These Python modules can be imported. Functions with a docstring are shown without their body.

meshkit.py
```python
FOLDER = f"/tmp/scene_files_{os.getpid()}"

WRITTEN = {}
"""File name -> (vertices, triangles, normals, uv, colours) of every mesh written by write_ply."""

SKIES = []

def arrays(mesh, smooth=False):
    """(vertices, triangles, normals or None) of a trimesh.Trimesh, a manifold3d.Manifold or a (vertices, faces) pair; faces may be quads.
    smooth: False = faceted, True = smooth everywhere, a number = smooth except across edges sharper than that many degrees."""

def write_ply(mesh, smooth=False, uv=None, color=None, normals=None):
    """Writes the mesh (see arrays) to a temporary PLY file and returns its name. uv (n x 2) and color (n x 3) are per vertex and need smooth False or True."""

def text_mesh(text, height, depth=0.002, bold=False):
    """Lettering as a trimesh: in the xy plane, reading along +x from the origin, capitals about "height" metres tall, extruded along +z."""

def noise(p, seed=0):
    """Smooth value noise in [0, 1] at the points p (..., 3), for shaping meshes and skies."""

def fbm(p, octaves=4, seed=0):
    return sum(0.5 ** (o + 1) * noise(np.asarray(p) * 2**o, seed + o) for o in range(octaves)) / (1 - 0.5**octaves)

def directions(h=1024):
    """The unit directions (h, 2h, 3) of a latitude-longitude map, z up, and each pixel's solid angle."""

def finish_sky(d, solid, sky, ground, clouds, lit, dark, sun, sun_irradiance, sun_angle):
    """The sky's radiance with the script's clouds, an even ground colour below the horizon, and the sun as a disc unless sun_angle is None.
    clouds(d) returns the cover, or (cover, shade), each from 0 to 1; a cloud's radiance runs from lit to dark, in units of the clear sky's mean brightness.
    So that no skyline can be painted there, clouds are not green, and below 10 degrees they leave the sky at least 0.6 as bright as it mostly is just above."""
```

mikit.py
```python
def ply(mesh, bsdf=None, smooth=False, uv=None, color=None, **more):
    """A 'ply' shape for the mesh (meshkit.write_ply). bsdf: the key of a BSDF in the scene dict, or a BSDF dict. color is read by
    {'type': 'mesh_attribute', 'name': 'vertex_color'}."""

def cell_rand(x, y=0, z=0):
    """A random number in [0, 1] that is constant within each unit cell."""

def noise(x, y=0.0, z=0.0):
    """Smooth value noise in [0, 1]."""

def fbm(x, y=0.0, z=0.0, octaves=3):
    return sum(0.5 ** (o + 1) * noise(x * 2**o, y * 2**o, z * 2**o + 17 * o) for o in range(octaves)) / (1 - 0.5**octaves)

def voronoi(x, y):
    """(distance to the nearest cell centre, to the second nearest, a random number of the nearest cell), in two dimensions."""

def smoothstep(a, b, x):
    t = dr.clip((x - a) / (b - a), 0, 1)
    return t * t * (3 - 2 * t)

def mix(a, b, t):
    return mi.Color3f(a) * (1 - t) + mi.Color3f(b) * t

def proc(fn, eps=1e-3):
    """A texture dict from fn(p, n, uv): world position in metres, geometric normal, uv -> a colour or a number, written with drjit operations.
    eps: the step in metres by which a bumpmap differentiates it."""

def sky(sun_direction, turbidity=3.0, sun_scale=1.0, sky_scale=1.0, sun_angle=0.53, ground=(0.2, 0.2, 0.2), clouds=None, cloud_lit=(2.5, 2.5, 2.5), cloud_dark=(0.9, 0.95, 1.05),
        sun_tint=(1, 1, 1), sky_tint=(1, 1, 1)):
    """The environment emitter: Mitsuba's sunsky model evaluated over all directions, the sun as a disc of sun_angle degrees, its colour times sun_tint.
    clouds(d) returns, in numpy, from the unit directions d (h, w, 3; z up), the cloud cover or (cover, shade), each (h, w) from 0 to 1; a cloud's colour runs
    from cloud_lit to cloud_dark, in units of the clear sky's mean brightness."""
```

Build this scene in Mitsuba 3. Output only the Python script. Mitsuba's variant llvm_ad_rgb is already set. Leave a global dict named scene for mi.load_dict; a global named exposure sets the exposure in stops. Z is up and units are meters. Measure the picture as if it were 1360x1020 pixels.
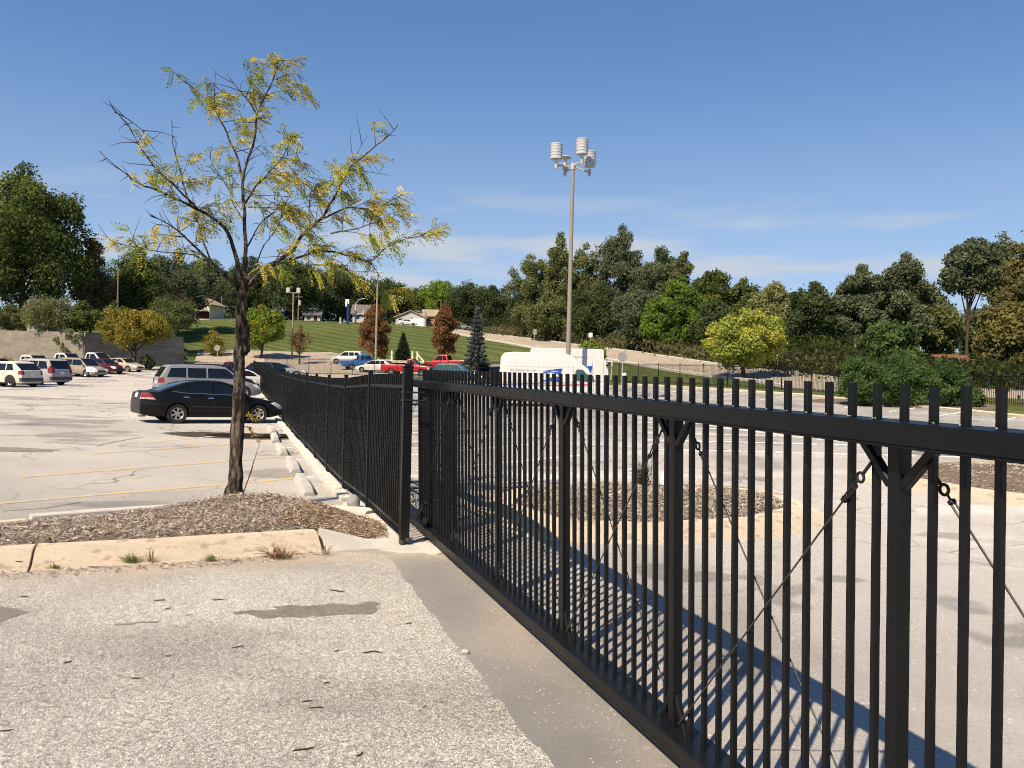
import math, numpy as np, trimesh, manifold3d as m3, shapely, mitsuba as mi, mikit, meshkit, drjit as dr
from shapely.geometry import Polygon, LineString
from scipy.interpolate import RBFInterpolator
T4 = mi.ScalarTransform4f
scene, labels = {}, {}

# ---------------------------------------------------------------- camera, sky, exposure
PITCH, ROLL, EYE = math.atan(20 / 1100), 0.026, 1.885
_F = np.array([0, math.cos(PITCH), -math.sin(PITCH)]); _U = np.array([0, math.sin(PITCH), math.cos(PITCH)])
_up = math.cos(ROLL) * _U - math.sin(ROLL) * np.array([1.0, 0, 0])
scene['camera'] = {'type': 'perspective', 'fov': math.degrees(2 * math.atan(680 / 1100)), 'fov_axis': 'x', 'near_clip': 0.05, 'far_clip': 3000.0,
                   'to_world': T4().look_at(origin=[0, 0, EYE], target=list(np.array([0, 0, EYE]) + _F), up=list(_up))}
SUN = (-0.36, -0.608, 0.707)


def clouds(d):
    el = np.degrees(np.arcsin(np.clip(d[..., 2], -1, 1)))
    q = np.stack([d[..., 0] * 7, d[..., 1] * 7, d[..., 2] * 40], -1)
    n = meshkit.fbm(q + 9.1, 5, 1)
    band = np.clip((el - 2) / 3, 0, 1) * np.clip((13 - el) / 6, 0, 1)
    return np.clip(np.clip((n - 0.49) * 3.6, 0, 1) * band * 0.85 + 0.55 * np.clip((22 - el) / 22, 0, 1) ** 1.7, 0, 0.85)


scene['sky'] = mikit.sky(SUN, turbidity=2.1, sun_scale=1.5, clouds=clouds, cloud_lit=(2.15, 2.3, 2.5), sky_tint=(0.90, 1.0, 1.14), sun_tint=(0.99, 0.99, 0.985))
exposure = 1.7


# ---------------------------------------------------------------- naming helpers
def numbered(name):
    if name not in used: used[name] = 0; return name
    used[name] += 1
    return f'{name}_{used[name]:03d}'


used = {}


def thing(name, label=None, cat=None, group=None, kind=None):
    k = numbered(name); labels[k] = {}
    if label: labels[k]['label'] = label
    if cat: labels[k]['category'] = cat
    if group: labels[k]['group'] = group
    if kind: labels[k]['kind'] = kind
    return k


def put(key, mesh, bsdf, smooth=False, M=None, color=None):
    d = mikit.ply(mesh, bsdf, smooth, color=color)
    if color is not None: pass
    if M is not None: d['to_world'] = T4(np.asarray(M, float).tolist())
    scene[key] = d
    return key


def part(parent, name, mesh, bsdf, smooth=False, M=None, color=None, stuff=False, label=None):
    k = numbered(parent + '__' + name)
    put(k, mesh, bsdf, smooth, M, color)
    if stuff: labels.setdefault(k, {})['kind'] = 'stuff'
    if label: labels.setdefault(k, {})['label'] = label
    return k


def structure(name, mesh, bsdf, smooth=False, kind='structure', color=None):
    k = thing(name, kind=kind); put(k, mesh, bsdf, smooth, color=color); return k


def copyof(key, name, parent, M):
    k = numbered(parent + '__' + name)
    scene[k] = {**scene[key], 'to_world': T4(np.asarray(M, float).tolist())}
    return k


def mat4(x=(1, 0, 0), y=(0, 1, 0), z=(0, 0, 1), o=(0, 0, 0)):
    m = np.eye(4); m[:3, 0], m[:3, 1], m[:3, 2], m[:3, 3] = x, y, z, o
    return m


def yaw(a, o): return mat4((math.cos(a), math.sin(a), 0), (-math.sin(a), math.cos(a), 0), (0, 0, 1), o)


# ---------------------------------------------------------------- mesh helpers
def box(x0, x1, y0, y1, z0, z1):
    b = trimesh.creation.box((x1 - x0, y1 - y0, z1 - z0)); b.apply_translation(((x0 + x1) / 2, (y0 + y1) / 2, (z0 + z1) / 2)); return b


def cbox(sx, sy, sz, c=0.003, o=(0, 0, 0)):
    """a box with chamfered edges"""
    s = np.array([sx, sy, sz]) / 2; pts = []
    for a in (-1, 1):
        for b in (-1, 1):
            for d in (-1, 1):
                v = np.array([a, b, d])
                for k in range(3):
                    w = s - c; w[k] = s[k]; pts.append(v * w)
    h = trimesh.Trimesh(np.array(pts)).convex_hull; h.apply_translation(o); return h


def join(ms): return trimesh.util.concatenate([m for m in ms if m is not None])


def tube(pts, rad, sides=6, caps=True):
    p = np.asarray(pts, float); n = len(p); rad = np.broadcast_to(np.asarray(rad, float), (n,))
    t = np.gradient(p, axis=0); t /= np.linalg.norm(t, axis=1, keepdims=True) + 1e-12
    ref = np.array([0.31, 0.95, 0.05]) if abs(t[:, 2]).mean() > 0.7 else np.array([0.02, 0.03, 1.0])
    a = np.cross(t, ref); a /= np.linalg.norm(a, axis=1, keepdims=True) + 1e-12
    b = np.cross(t, a); g = np.arange(sides) * 2 * np.pi / sides
    v = p[:, None] + rad[:, None, None] * (np.cos(g)[None, :, None] * a[:, None] + np.sin(g)[None, :, None] * b[:, None])
    v = v.reshape(-1, 3); i, j = np.meshgrid(np.arange(n - 1), np.arange(sides), indexing='ij'); j2 = (j + 1) % sides
    q = np.stack([i * sides + j, (i + 1) * sides + j, (i + 1) * sides + j2, i * sides + j2], -1).reshape(-1, 4)
    f = np.vstack([q[:, [0, 1, 2]], q[:, [0, 2, 3]]])
    if caps:
        v = np.vstack([v, p[:1], p[-1:]]); k = np.arange(sides)
        f = np.vstack([f, np.stack([k, (k + 1) % sides, k * 0 + n * sides], 1), np.stack([(k + 1) % sides + (n - 1) * sides, k + (n - 1) * sides, k * 0 + n * sides + 1], 1)])
    return trimesh.Trimesh(v, f, process=False)


def bar(p, q, w, h=None):
    """square bar from p to q"""
    p, q = np.asarray(p, float), np.asarray(q, float); h = h or w
    z = q - p; L = np.linalg.norm(z); z = z / L
    x = np.cross([0, 0, 1.0], z) if abs(z[2]) < 0.95 else np.cross([0, 1.0, 0], z)
    x /= np.linalg.norm(x); y = np.cross(z, x)
    b = cbox(w, h, L, min(0.004, w / 5)); b.apply_transform(mat4(x, y, z, (p + q) / 2)); return b


def revolve(prof, n=24): return trimesh.creation.revolve(np.asarray(prof, float), sections=n)


def tm(man):
    m = man.to_mesh(); return trimesh.Trimesh(m.vert_properties[:, :3], m.tri_verts, process=False)


def mani(t): return m3.Manifold(m3.Mesh(np.asarray(t.vertices, np.float32), np.asarray(t.faces, np.uint32)))


def cs(poly):
    if isinstance(poly, (list, np.ndarray)): poly = Polygon(poly)
    geoms = getattr(poly, 'geoms', [poly]); rings = []
    for g in geoms:
        if g.geom_type != 'Polygon' or g.area < 1e-9: continue
        g = shapely.geometry.polygon.orient(g); rings.append(np.array(g.exterior.coords)[:-1]); rings += [np.array(r.coords)[:-1] for r in g.interiors]
    return m3.CrossSection(rings, m3.FillRule.EvenOdd)


# ---------------------------------------------------------------- ground frame: u to the right of the fence, t along it
ANG = math.radians(18.605)
D = np.array([-math.sin(ANG), math.cos(ANG), 0]); N = np.array([math.cos(ANG), math.sin(ANG), 0])
B0 = np.array([-1.10, 8.77, 0]); G0 = np.array([1.392, 2.354, 0])
def L(u, t): p = B0 + u * N + t * D; return (p[0], p[1])
def ut(x, y):
    return (x - B0[0]) * N[0] + (y - B0[1]) * N[1], (x - B0[0]) * D[0] + (y - B0[1]) * D[1]


ctrl = [(x, y, 0.0) for x in (-14, -8, -3, 0, 4, 8, 12) for y in (-8, -2, 3, 7.5)] + [(x, 12, 0.0) for x in (1, 5, 10)] + [
    (-1.93, 11.24, -.09), (-2.7, 13.53, -.19), (-3.5, 15.9, -.23), (-4.35, 18.43, -.25), (-5.15, 20.9, -.27), (-6, 23.2, -.29), (-6.9, 26, -.30), (-8.8, 31.6, -.3), (-11, 38, -.2), (-15.2, 50.5, -.1), (-21.8, 70, .09),
    (-8, 17, -.1), (-12, 20, -.05), (-20, 22, 0), (-12, 28, -.2), (-18, 33, -.15), (-25, 30, 0), (-15, 41, -.1), (-31.55,51.80,-0.11), (-29.70,54.00,0.00), (-39.72,78.00,0.04), (-42.26,92.00,0.58), (-45.63,88.00,0.62),
    (-54.43,88.00,0.31), (-59.66,82.00,-0.04), (-42.94,108.00,0.87), (-49.26,95.00,0.78), (-60, 40, 0), (-40, 15, 0), (-60, -10, 0),
    (10, 18, 0), (7, 25, 0), (0, 24, -.05), (2.27,41.00,0.08), (16, 29, .02), (24.78,40.00,0.13), (23.68,50.00,0.18), (20.75,60.00,0.41), (13.61,68.00,0.69), (10.09,74.00,0.67), (30, 20, .1), (40, 5, .2), (60, 30, .8),
    (28.83,48.00,0.58), (22.56,62.00,0.78), (19.21,66.00,0.82), (14.40,72.00,0.92), (9.92,78.00,0.80), (60, 60, 1.5),
    (-19.66,90.00,0.80), (-27.62,92.00,0.58), (-9.61,88.00,0.60), (-29.65,130.00,3.48), (-43.29,125.00,3.94), (-13.17,120.00,2.85), (-4.13,112.00,2.19), (-37.37,170.00,10.41), (-57.26,165.00,10.44), (-19.05,172.00,10.30), (-11.21,172.00,9.25), (-46.09,168.00,10.45), (-28.27,171.00,10.47), (-34.27,150.00,6.45), (-16.10,146.00,6.11),
    (25.49,66.00,1.29), (24.87,74.00,1.59), (20.43,86.00,2.42), (16.82,100.00,3.41), (12.73,114.00,4.50), (7.75,126.00,5.41), (2.36,140.00,6.59), (-2.98,152.00,7.61), (-10.89,172.00,8.87),
    (-60, 230, 11.5), (0, 230, 11.8), (60, 180, 9), (60, 120, 5), (110, 100, 4.5), (120, 200, 8), (-160, 230, 11.5), (-60, 380, 12), (60, 380, 12), (200, 350, 12), (-220, 350, 12), (-90, 122, 3.5), (-58, 135, 5.0), (-42, 120, 3.0), (-160, 60, 1), (-220, 120, 4), (150, 20, 2), (220, 120, 6), (0, -60, 0), (-120, -60, 0), (120, -60, .5)]
_rbf = RBFInterpolator(np.array(ctrl)[:, :2], np.array(ctrl)[:, 2], kernel='linear', smoothing=0.6)
WA, WB, WL = (-50.5, 97.5), (-43.8, 110.5), (-84.0, 107.0)          # corners of the retaining wall
_plat = Polygon([WA, WB, (-46, 117), (-52, 134), (-72, 166), (-200, 174), (-200, 110), (-112, 116), WL])


def Hs(x, y):
    x, y = np.atleast_1d(np.asarray(x, float)), np.atleast_1d(np.asarray(y, float))
    z = np.zeros(x.shape)
    for i in range(0, len(x), 50000):
        z[i:i + 50000] = _rbf(np.stack([x[i:i + 50000], y[i:i + 50000]], 1))
    p = shapely.points(x, y); ins = shapely.contains(_plat, p); d = shapely.distance(_plat.exterior, p)
    zp = 0.9 + 4.0 * np.clip((d - 0.4) / 1.2, 0, 1)
    z = np.where(ins, np.maximum(z, zp), z)
    r = np.hypot(x, y); z = z * np.clip((r - 9) / 3, 0, 1)
    u, t = ut(x, y)
    return z - 0.035 * np.exp(-((u - 0.35) / 0.45) ** 2) * np.clip((0.8 - t) / 0.8, 0, 1)


_hx, _hy = np.arange(-130, 140, 0.5), np.arange(-16, 260, 0.5)
_hg = Hs(*[g.ravel() for g in np.meshgrid(_hx, _hy)]).reshape(len(_hy), len(_hx))
from scipy.ndimage import gaussian_filter, map_coordinates
_hsm = gaussian_filter(_hg, 3.0)
_gx, _gy = np.meshgrid(_hx, _hy)
_w = np.clip((np.hypot(_gx, _gy) - 12) / 6, 0, 1) * (~shapely.contains(_plat.buffer(4), shapely.points(_gx, _gy)))
_hg = _hg * (1 - _w) + _hsm * _w


def H(x, y):
    x, y = np.asarray(x, float), np.asarray(y, float)
    r = map_coordinates(_hg, [(y.ravel() + 16) / 0.5, (x.ravel() + 130) / 0.5], order=1, mode='nearest').reshape(x.shape)
    return float(r) if r.ndim == 0 else r


def slab(poly, off=0.0, thick=0.25, step=1.0, fun=None):
    """a sheet laid on the ground: polygon in x, y; its top follows H + off"""
    m = cs(poly).extrude(1.0).refine_to_length(step) if step else cs(poly).extrude(1.0)
    t = tm(m); v = np.array(t.vertices); h = H(v[:, 0], v[:, 1]) + (fun(v[:, 0], v[:, 1]) if fun else 0) + off
    top = v[:, 2] > 0.999
    v[:, 2] = np.where(top, h, H(v[:, 0], v[:, 1]) + off - thick + thick * 0.9 * v[:, 2] * 0)
    f = np.asarray(t.faces); keep = top[f].any(1)
    return trimesh.Trimesh(v, f[keep], process=False)


def strip(pts, w, off=0.006, thick=0.03, step=0.5):
    return slab(LineString(pts).buffer(w / 2, cap_style='flat'), off, thick, step)


rng = np.random.default_rng(7)

# ---------------------------------------------------------------- materials
noise, fbm, voronoi, smoothstep, mix, cell_rand = mikit.noise, mikit.fbm, mikit.voronoi, mikit.smoothstep, mikit.mix, mikit.cell_rand
def C(*c): return {'type': 'rgb', 'value': list(c)}
def two(b): return {'type': 'twosided', 'nested': b}
def diffuse(name, col): scene[name] = two({'type': 'diffuse', 'reflectance': col})
def princ(name, col, rough=0.5, **kw): scene[name] = two({'type': 'principled', 'base_color': col if isinstance(col, dict) else C(*col), 'roughness': rough, **kw})
def bumped(name, col, bump, scale, rough=0.9, eps=2e-3, spec=0.3):
    scene[name] = two({'type': 'bumpmap', 'arbitrary': mikit.proc(bump, eps), 'scale': scale, 'nested': {'type': 'principled', 'base_color': mikit.proc(col), 'roughness': rough, 'specular': spec}})


def _asph_near(p, n, uv):
    a, b, c = voronoi(p.x * 100, p.y * 100)
    a2, b2, c2 = voronoi(p.x * 40 + 9, p.y * 40)
    big = fbm(p.x * 0.8, p.y * 0.8, 2.0, 3)
    stone = 0.215 + 0.47 * c * dr.sqrt(c) + 0.12 * c2
    gap = smoothstep(0.02, 0.28, b - a)
    v = stone * (0.22 + 0.78 * gap) * (0.84 + 0.34 * big)
    col = mix((0.95, 0.92, 0.875), (1.05, 1.0, 0.93), c2) * v
    # tan dust lying along the kerb
    k = (p.y - 8.29) * 0.911 - (p.x + 1.81) * 0.411
    dust = smoothstep(-0.75, 0.0, k + 0.5 * fbm(p.x * 2.2, p.y * 2.2, 0.0, 3) - 0.25) * smoothstep(-5.0, -2.2, p.x + 1.6 * noise(p.x * 1.3, p.y * 1.3))
    col = mix(col, mi.Color3f(0.42, 0.35, 0.27) * (0.8 + 0.4 * fbm(p.x * 30, p.y * 30, 1.0, 2)), dust * 0.85)
    stain = smoothstep(0.56, 0.74, fbm(p.x * 0.5 + 7, p.y * 1.1, 5.0, 4))
    return col * (1 - 0.20 * stain)


bumped('aggregate_asphalt', _asph_near, lambda p, n, uv: smoothstep(0.0, 0.5, voronoi(p.x * 85, p.y * 85)[0]) * -1.0, 0.004, 0.92, 1.5e-3)


def _smooth_asph(p, n, uv):
    big = fbm(p.x * 1.1, p.y * 1.1, 4.0, 4); fine = noise(p.x * 160, p.y * 160); sp = cell_rand(p.x * 110, p.y * 110)
    v = 0.20 * (0.75 + 0.45 * big) * (0.86 + 0.28 * fine)
    u = (p.x + 1.10) * 0.9477 + (p.y - 8.77) * 0.319
    t = -(p.x + 1.10) * 0.319 + (p.y - 8.77) * 0.9477
    dust = smoothstep(0.45, 0.75, fbm(p.x * 0.9 + 3, p.y * 0.9, 1.0, 4)) * 0.55 + 0.85 * smoothstep(-0.9, 0.25, t + 0.5 * fbm(p.x * 3, p.y * 3, 7.0, 3))
    dust = dr.minimum(dust + 0.12 * smoothstep(0.0, 0.3, u), 1.0)
    col = mix(mi.Color3f(0.98, 0.95, 0.94) * v, mi.Color3f(0.36, 0.31, 0.25) * (0.8 + 0.3 * fine), dust * 0.75)
    return dr.select(sp > 0.992, mi.Color3f(0.5, 0.48, 0.45), col)


bumped('smooth_asphalt', _smooth_asph, lambda p, n, uv: noise(p.x * 120, p.y * 120) + 2 * fbm(p.x * 9, p.y * 9, 0.0, 2), 0.0025, 0.97)


def _crack(p, s, w, seed):
    qx, qy = p.x + 0.6 * fbm(p.x * 0.7, p.y * 0.7, seed, 3) * s, p.y + 0.6 * fbm(p.x * 0.7 + 50, p.y * 0.7, seed, 3) * s
    a, b, c = voronoi(qx / s, qy / s + seed)
    return (1 - smoothstep(0.0, w, b - a)) * smoothstep(0.35, 0.55, noise(p.x * 0.35 + seed, p.y * 0.35))


def _lot(p, n, uv):
    big = fbm(p.x * 0.16, p.y * 0.16, 2.0, 4); mid = fbm(p.x * 1.4, p.y * 1.4, 1.0, 3); fine = noise(p.x * 60, p.y * 60)
    t = -(p.x + 1.10) * 0.319 + (p.y - 8.77) * 0.9477
    streak = fbm(p.x * 0.10, p.y * 0.9, 8.0, 3)
    v = 0.325 * (0.72 + 0.34 * big + 0.12 * mid) * (0.9 + 0.2 * fine) * (0.88 + 0.24 * streak)
    col = mix((0.98, 0.945, 0.895), (1.03, 0.98, 0.90), big) * v
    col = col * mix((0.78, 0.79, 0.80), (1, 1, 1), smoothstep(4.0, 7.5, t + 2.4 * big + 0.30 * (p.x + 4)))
    col = col * (1 - 0.55 * _crack(p, 5.5, 0.030, 3.0)) * (1 - 0.35 * _crack(p, 2.2, 0.03, 11.0))
    return col * (1 - 0.35 * smoothstep(0.62, 0.72, fbm(p.x * 0.45, p.y * 0.45, 31.0, 3)))


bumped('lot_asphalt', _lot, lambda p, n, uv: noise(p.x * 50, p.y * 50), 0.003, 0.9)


def _rlot(p, n, uv):
    big = fbm(p.x * 0.22, p.y * 0.22, 12.0, 4); mid = fbm(p.x * 2.0, p.y * 2.0, 1.0, 3); fine = noise(p.x * 90, p.y * 90)
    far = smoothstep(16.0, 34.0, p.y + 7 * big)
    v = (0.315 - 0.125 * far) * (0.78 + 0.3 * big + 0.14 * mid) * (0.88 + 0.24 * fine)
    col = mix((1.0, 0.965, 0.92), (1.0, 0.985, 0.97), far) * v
    speck = cell_rand(p.x * 60, p.y * 60)
    col = col * (1 - 0.30 * smoothstep(0.55, 0.75, fbm(p.x * 0.55 + 3, p.y * 0.16, 21.0, 4))) * (1 - 0.45 * _crack(p, 1.9, 0.02, 17.0)) * (1 + 0.22 * smoothstep(0.55, 0.70, fbm(p.x * 0.3, p.y * 0.9, 41.0, 4)))
    oil = smoothstep(0.70, 0.78, fbm(p.x * 1.3, p.y * 1.3, 51.0, 3))
    col = col * (1 - 0.35 * oil)
    return dr.select(speck > 0.994, col * 1.5, col * (1 - 0.4 * _crack(p, 4.5, 0.025, 5.0)))


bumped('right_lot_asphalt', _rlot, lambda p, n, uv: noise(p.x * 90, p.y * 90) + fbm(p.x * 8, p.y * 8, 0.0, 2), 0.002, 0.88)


def _kerb(p, n, uv):
    f = fbm(p.x * 6, p.y * 6, p.z * 6, 4); g = noise(p.x * 150, p.y * 150, p.z * 150); s = fbm(p.x * 2.5, p.y * 25, p.z * 25, 3)
    col = mix((0.43, 0.36, 0.27), (0.53, 0.46, 0.365), f) * (0.82 + 0.3 * g) * (0.86 + 0.2 * s)
    return col * (1 - 0.3 * smoothstep(0.62, 0.72, fbm(p.x * 9 + 4, p.y * 9, p.z * 20, 3)))


bumped('tan_concrete', _kerb, lambda p, n, uv: noise(p.x * 110, p.y * 110, p.z * 110) + 3 * fbm(p.x * 14, p.y * 14, p.z * 14, 3), 0.002, 0.9)


def _white_conc(p, n, uv):
    f = fbm(p.x * 5, p.y * 5, p.z * 9, 4); g = noise(p.x * 140, p.y * 140, p.z * 140)
    return mix((0.37, 0.36, 0.325), (0.52, 0.51, 0.475), f) * (0.84 + 0.24 * g)


bumped('pale_concrete', _white_conc, lambda p, n, uv: noise(p.x * 120, p.y * 120, p.z * 120) + 2 * fbm(p.x * 15, p.y * 15, p.z * 15, 2), 0.002, 0.9)


def _grass(p, n, uv):
    big = fbm(p.x * 0.08, p.y * 0.08, 1.0, 4); fine = fbm(p.x * 1.7, p.y * 1.7, 2.0, 4); g = noise(p.x * 14, p.y * 14)
    d = dr.sqrt(dr.square(p.x + 75) + dr.square(p.y - 92))
    stripe = smoothstep(-0.35, 0.35, dr.sin(d * 2.05 + 1.2 * big))
    hill = smoothstep(112, 120, p.y)
    col = mix((0.070, 0.096, 0.032), (0.110, 0.134, 0.052), fine) * (0.8 + 0.4 * g) * (0.85 + 0.3 * big)
    col = col * mix((1, 1, 1), mix((0.80, 0.84, 0.80), (1.18, 1.14, 1.12), stripe), hill)
    dry = smoothstep(0.55, 0.75, fbm(p.x * 0.3, p.y * 0.3, 9.0, 3)) * 0.5
    return mix(col, mi.Color3f(0.20, 0.165, 0.075), dry * (1 - 0.75 * hill))


diffuse('lawn', mikit.proc(_grass))


def _pale_road(p, n, uv):
    f = fbm(p.x * 0.25, p.y * 0.25, 3.0, 4); g = noise(p.x * 9, p.y * 9)
    return mix((0.34, 0.295, 0.235), (0.42, 0.37, 0.30), f) * (0.9 + 0.2 * g) * (1 - 0.25 * _crack(p, 5.0, 0.03, 2.0))


diffuse('pale_road', mikit.proc(_pale_road))


def _black(p, n, uv):
    f = fbm(p.x * 7, p.y * 7, p.z * 3, 4); g = noise(p.x * 60, p.y * 60, p.z * 24)
    dust = smoothstep(0.30, 0.02, p.z) * fbm(p.x * 12, p.y * 12, p.z * 12, 2) * 0.6
    return mix(mi.Color3f(0.0040, 0.0050, 0.0063) * (0.75 + 0.5 * f) * (0.9 + 0.2 * g), (0.10, 0.09, 0.08), dust * 0.15)


scene['black_paint'] = two({'type': 'bumpmap', 'arbitrary': mikit.proc(lambda p, n, uv: noise(p.x * 170, p.y * 170, p.z * 110), 1e-3), 'scale': 0.00012,
                            'nested': {'type': 'principled', 'base_color': mikit.proc(_black), 'roughness': 0.42, 'specular': 0.28}})
princ('black_steel', (0.011, 0.011, 0.012), 0.4)
princ('galvanised', (0.42, 0.41, 0.39), 0.45, metallic=0.8)
princ('dull_zinc', (0.075, 0.075, 0.075), 0.4, metallic=0.6)
princ('pole_paint', mikit.proc(lambda p, n, uv: mix((0.21, 0.19, 0.155), (0.26, 0.235, 0.195), fbm(p.x * 4, p.y * 4, p.z * 0.7, 3))), 0.55)
princ('lamp_metal', (0.42, 0.40, 0.38), 0.45)
princ('lamp_lens', (0.42, 0.45, 0.48), 0.25, specular=0.6)
princ('timber_pole', (0.16, 0.125, 0.09), 0.9)
def _bark(p, n, uv):
    f = fbm(p.x * 28, p.y * 28, p.z * 7, 4); g = fbm(p.x * 6, p.y * 6, p.z * 4, 3)
    return mix((0.022, 0.018, 0.015), (0.150, 0.122, 0.098), smoothstep(0.34, 0.70, f)) * (0.75 + 0.5 * g)


bumped('bark', _bark, lambda p, n, uv: fbm(p.x * 30, p.y * 30, p.z * 7, 4), 0.035, 0.95, 2e-3, 0.1)
diffuse('far_bark', C(0.075, 0.06, 0.045))
diffuse('twig_bark', C(0.060, 0.044, 0.034))
VC = {'type': 'mesh_attribute', 'name': 'vertex_color'}
scene['leaf'] = {'type': 'principledthin', 'base_color': VC, 'roughness': 0.55, 'diff_trans': 0.8, 'spec_trans': 0.0, 'eta': 1.4}
diffuse('flecked', VC)
def _soil(p, n, uv):
    f = fbm(p.x * 40, p.y * 40, 1.0, 3)
    return mix((0.09, 0.072, 0.058), (0.26, 0.215, 0.175), f)


diffuse('soil', mikit.proc(_soil))
princ('yellow_paint', mikit.proc(lambda p, n, uv: mix(mix((0.36, 0.33, 0.28), (0.34, 0.30, 0.24), noise(p.x * 3, p.y * 3)), (0.46, 0.345, 0.17), smoothstep(0.38, 0.66, fbm(p.x * 5, p.y * 5, 3.0, 4)))), 0.8)
princ('white_paint', mikit.proc(lambda p, n, uv: mix((0.30, 0.29, 0.28), (0.72, 0.71, 0.69), smoothstep(0.30, 0.52, fbm(p.x * 6, p.y * 6, 3.0, 4)))), 0.8)
princ('patch_tar', mikit.proc(lambda p, n, uv: mi.Color3f(0.165, 0.148, 0.128) * (0.55 + 0.6 * fbm(p.x * 25, p.y * 25, 2.0, 3) + 0.5 * cell_rand(p.x * 130, p.y * 130) * cell_rand(p.x * 60, p.y * 60))), 0.9)
princ('puddle_water', (0.030, 0.026, 0.022), 0.03, specular=0.5)
diffuse('damp_asphalt', mikit.proc(lambda p, n, uv: mi.Color3f(0.085, 0.075, 0.065) * (0.7 + 0.6 * fbm(p.x * 4, p.y * 4, 2.0, 3))))
def _wall(p, n, uv):
    s = p.x * 0.9 - p.y * 0.4; row = dr.floor(p.z / 0.22); fx = s / 0.5 + 0.5 * (row - 2 * dr.floor(row / 2))
    cr = cell_rand(fx, row); jx, jz = fx - dr.floor(fx), p.z / 0.22 - row
    joint = smoothstep(0.0, 0.09, dr.minimum(jx, 1 - jx)) * smoothstep(0.0, 0.14, dr.minimum(jz, 1 - jz))
    return mix((0.20, 0.185, 0.155), (0.25, 0.23, 0.195), cr) * (0.72 + 0.28 * joint) * (0.75 + 0.5 * fbm(p.x * 0.7, p.y * 0.7, p.z * 1.5, 3))


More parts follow.
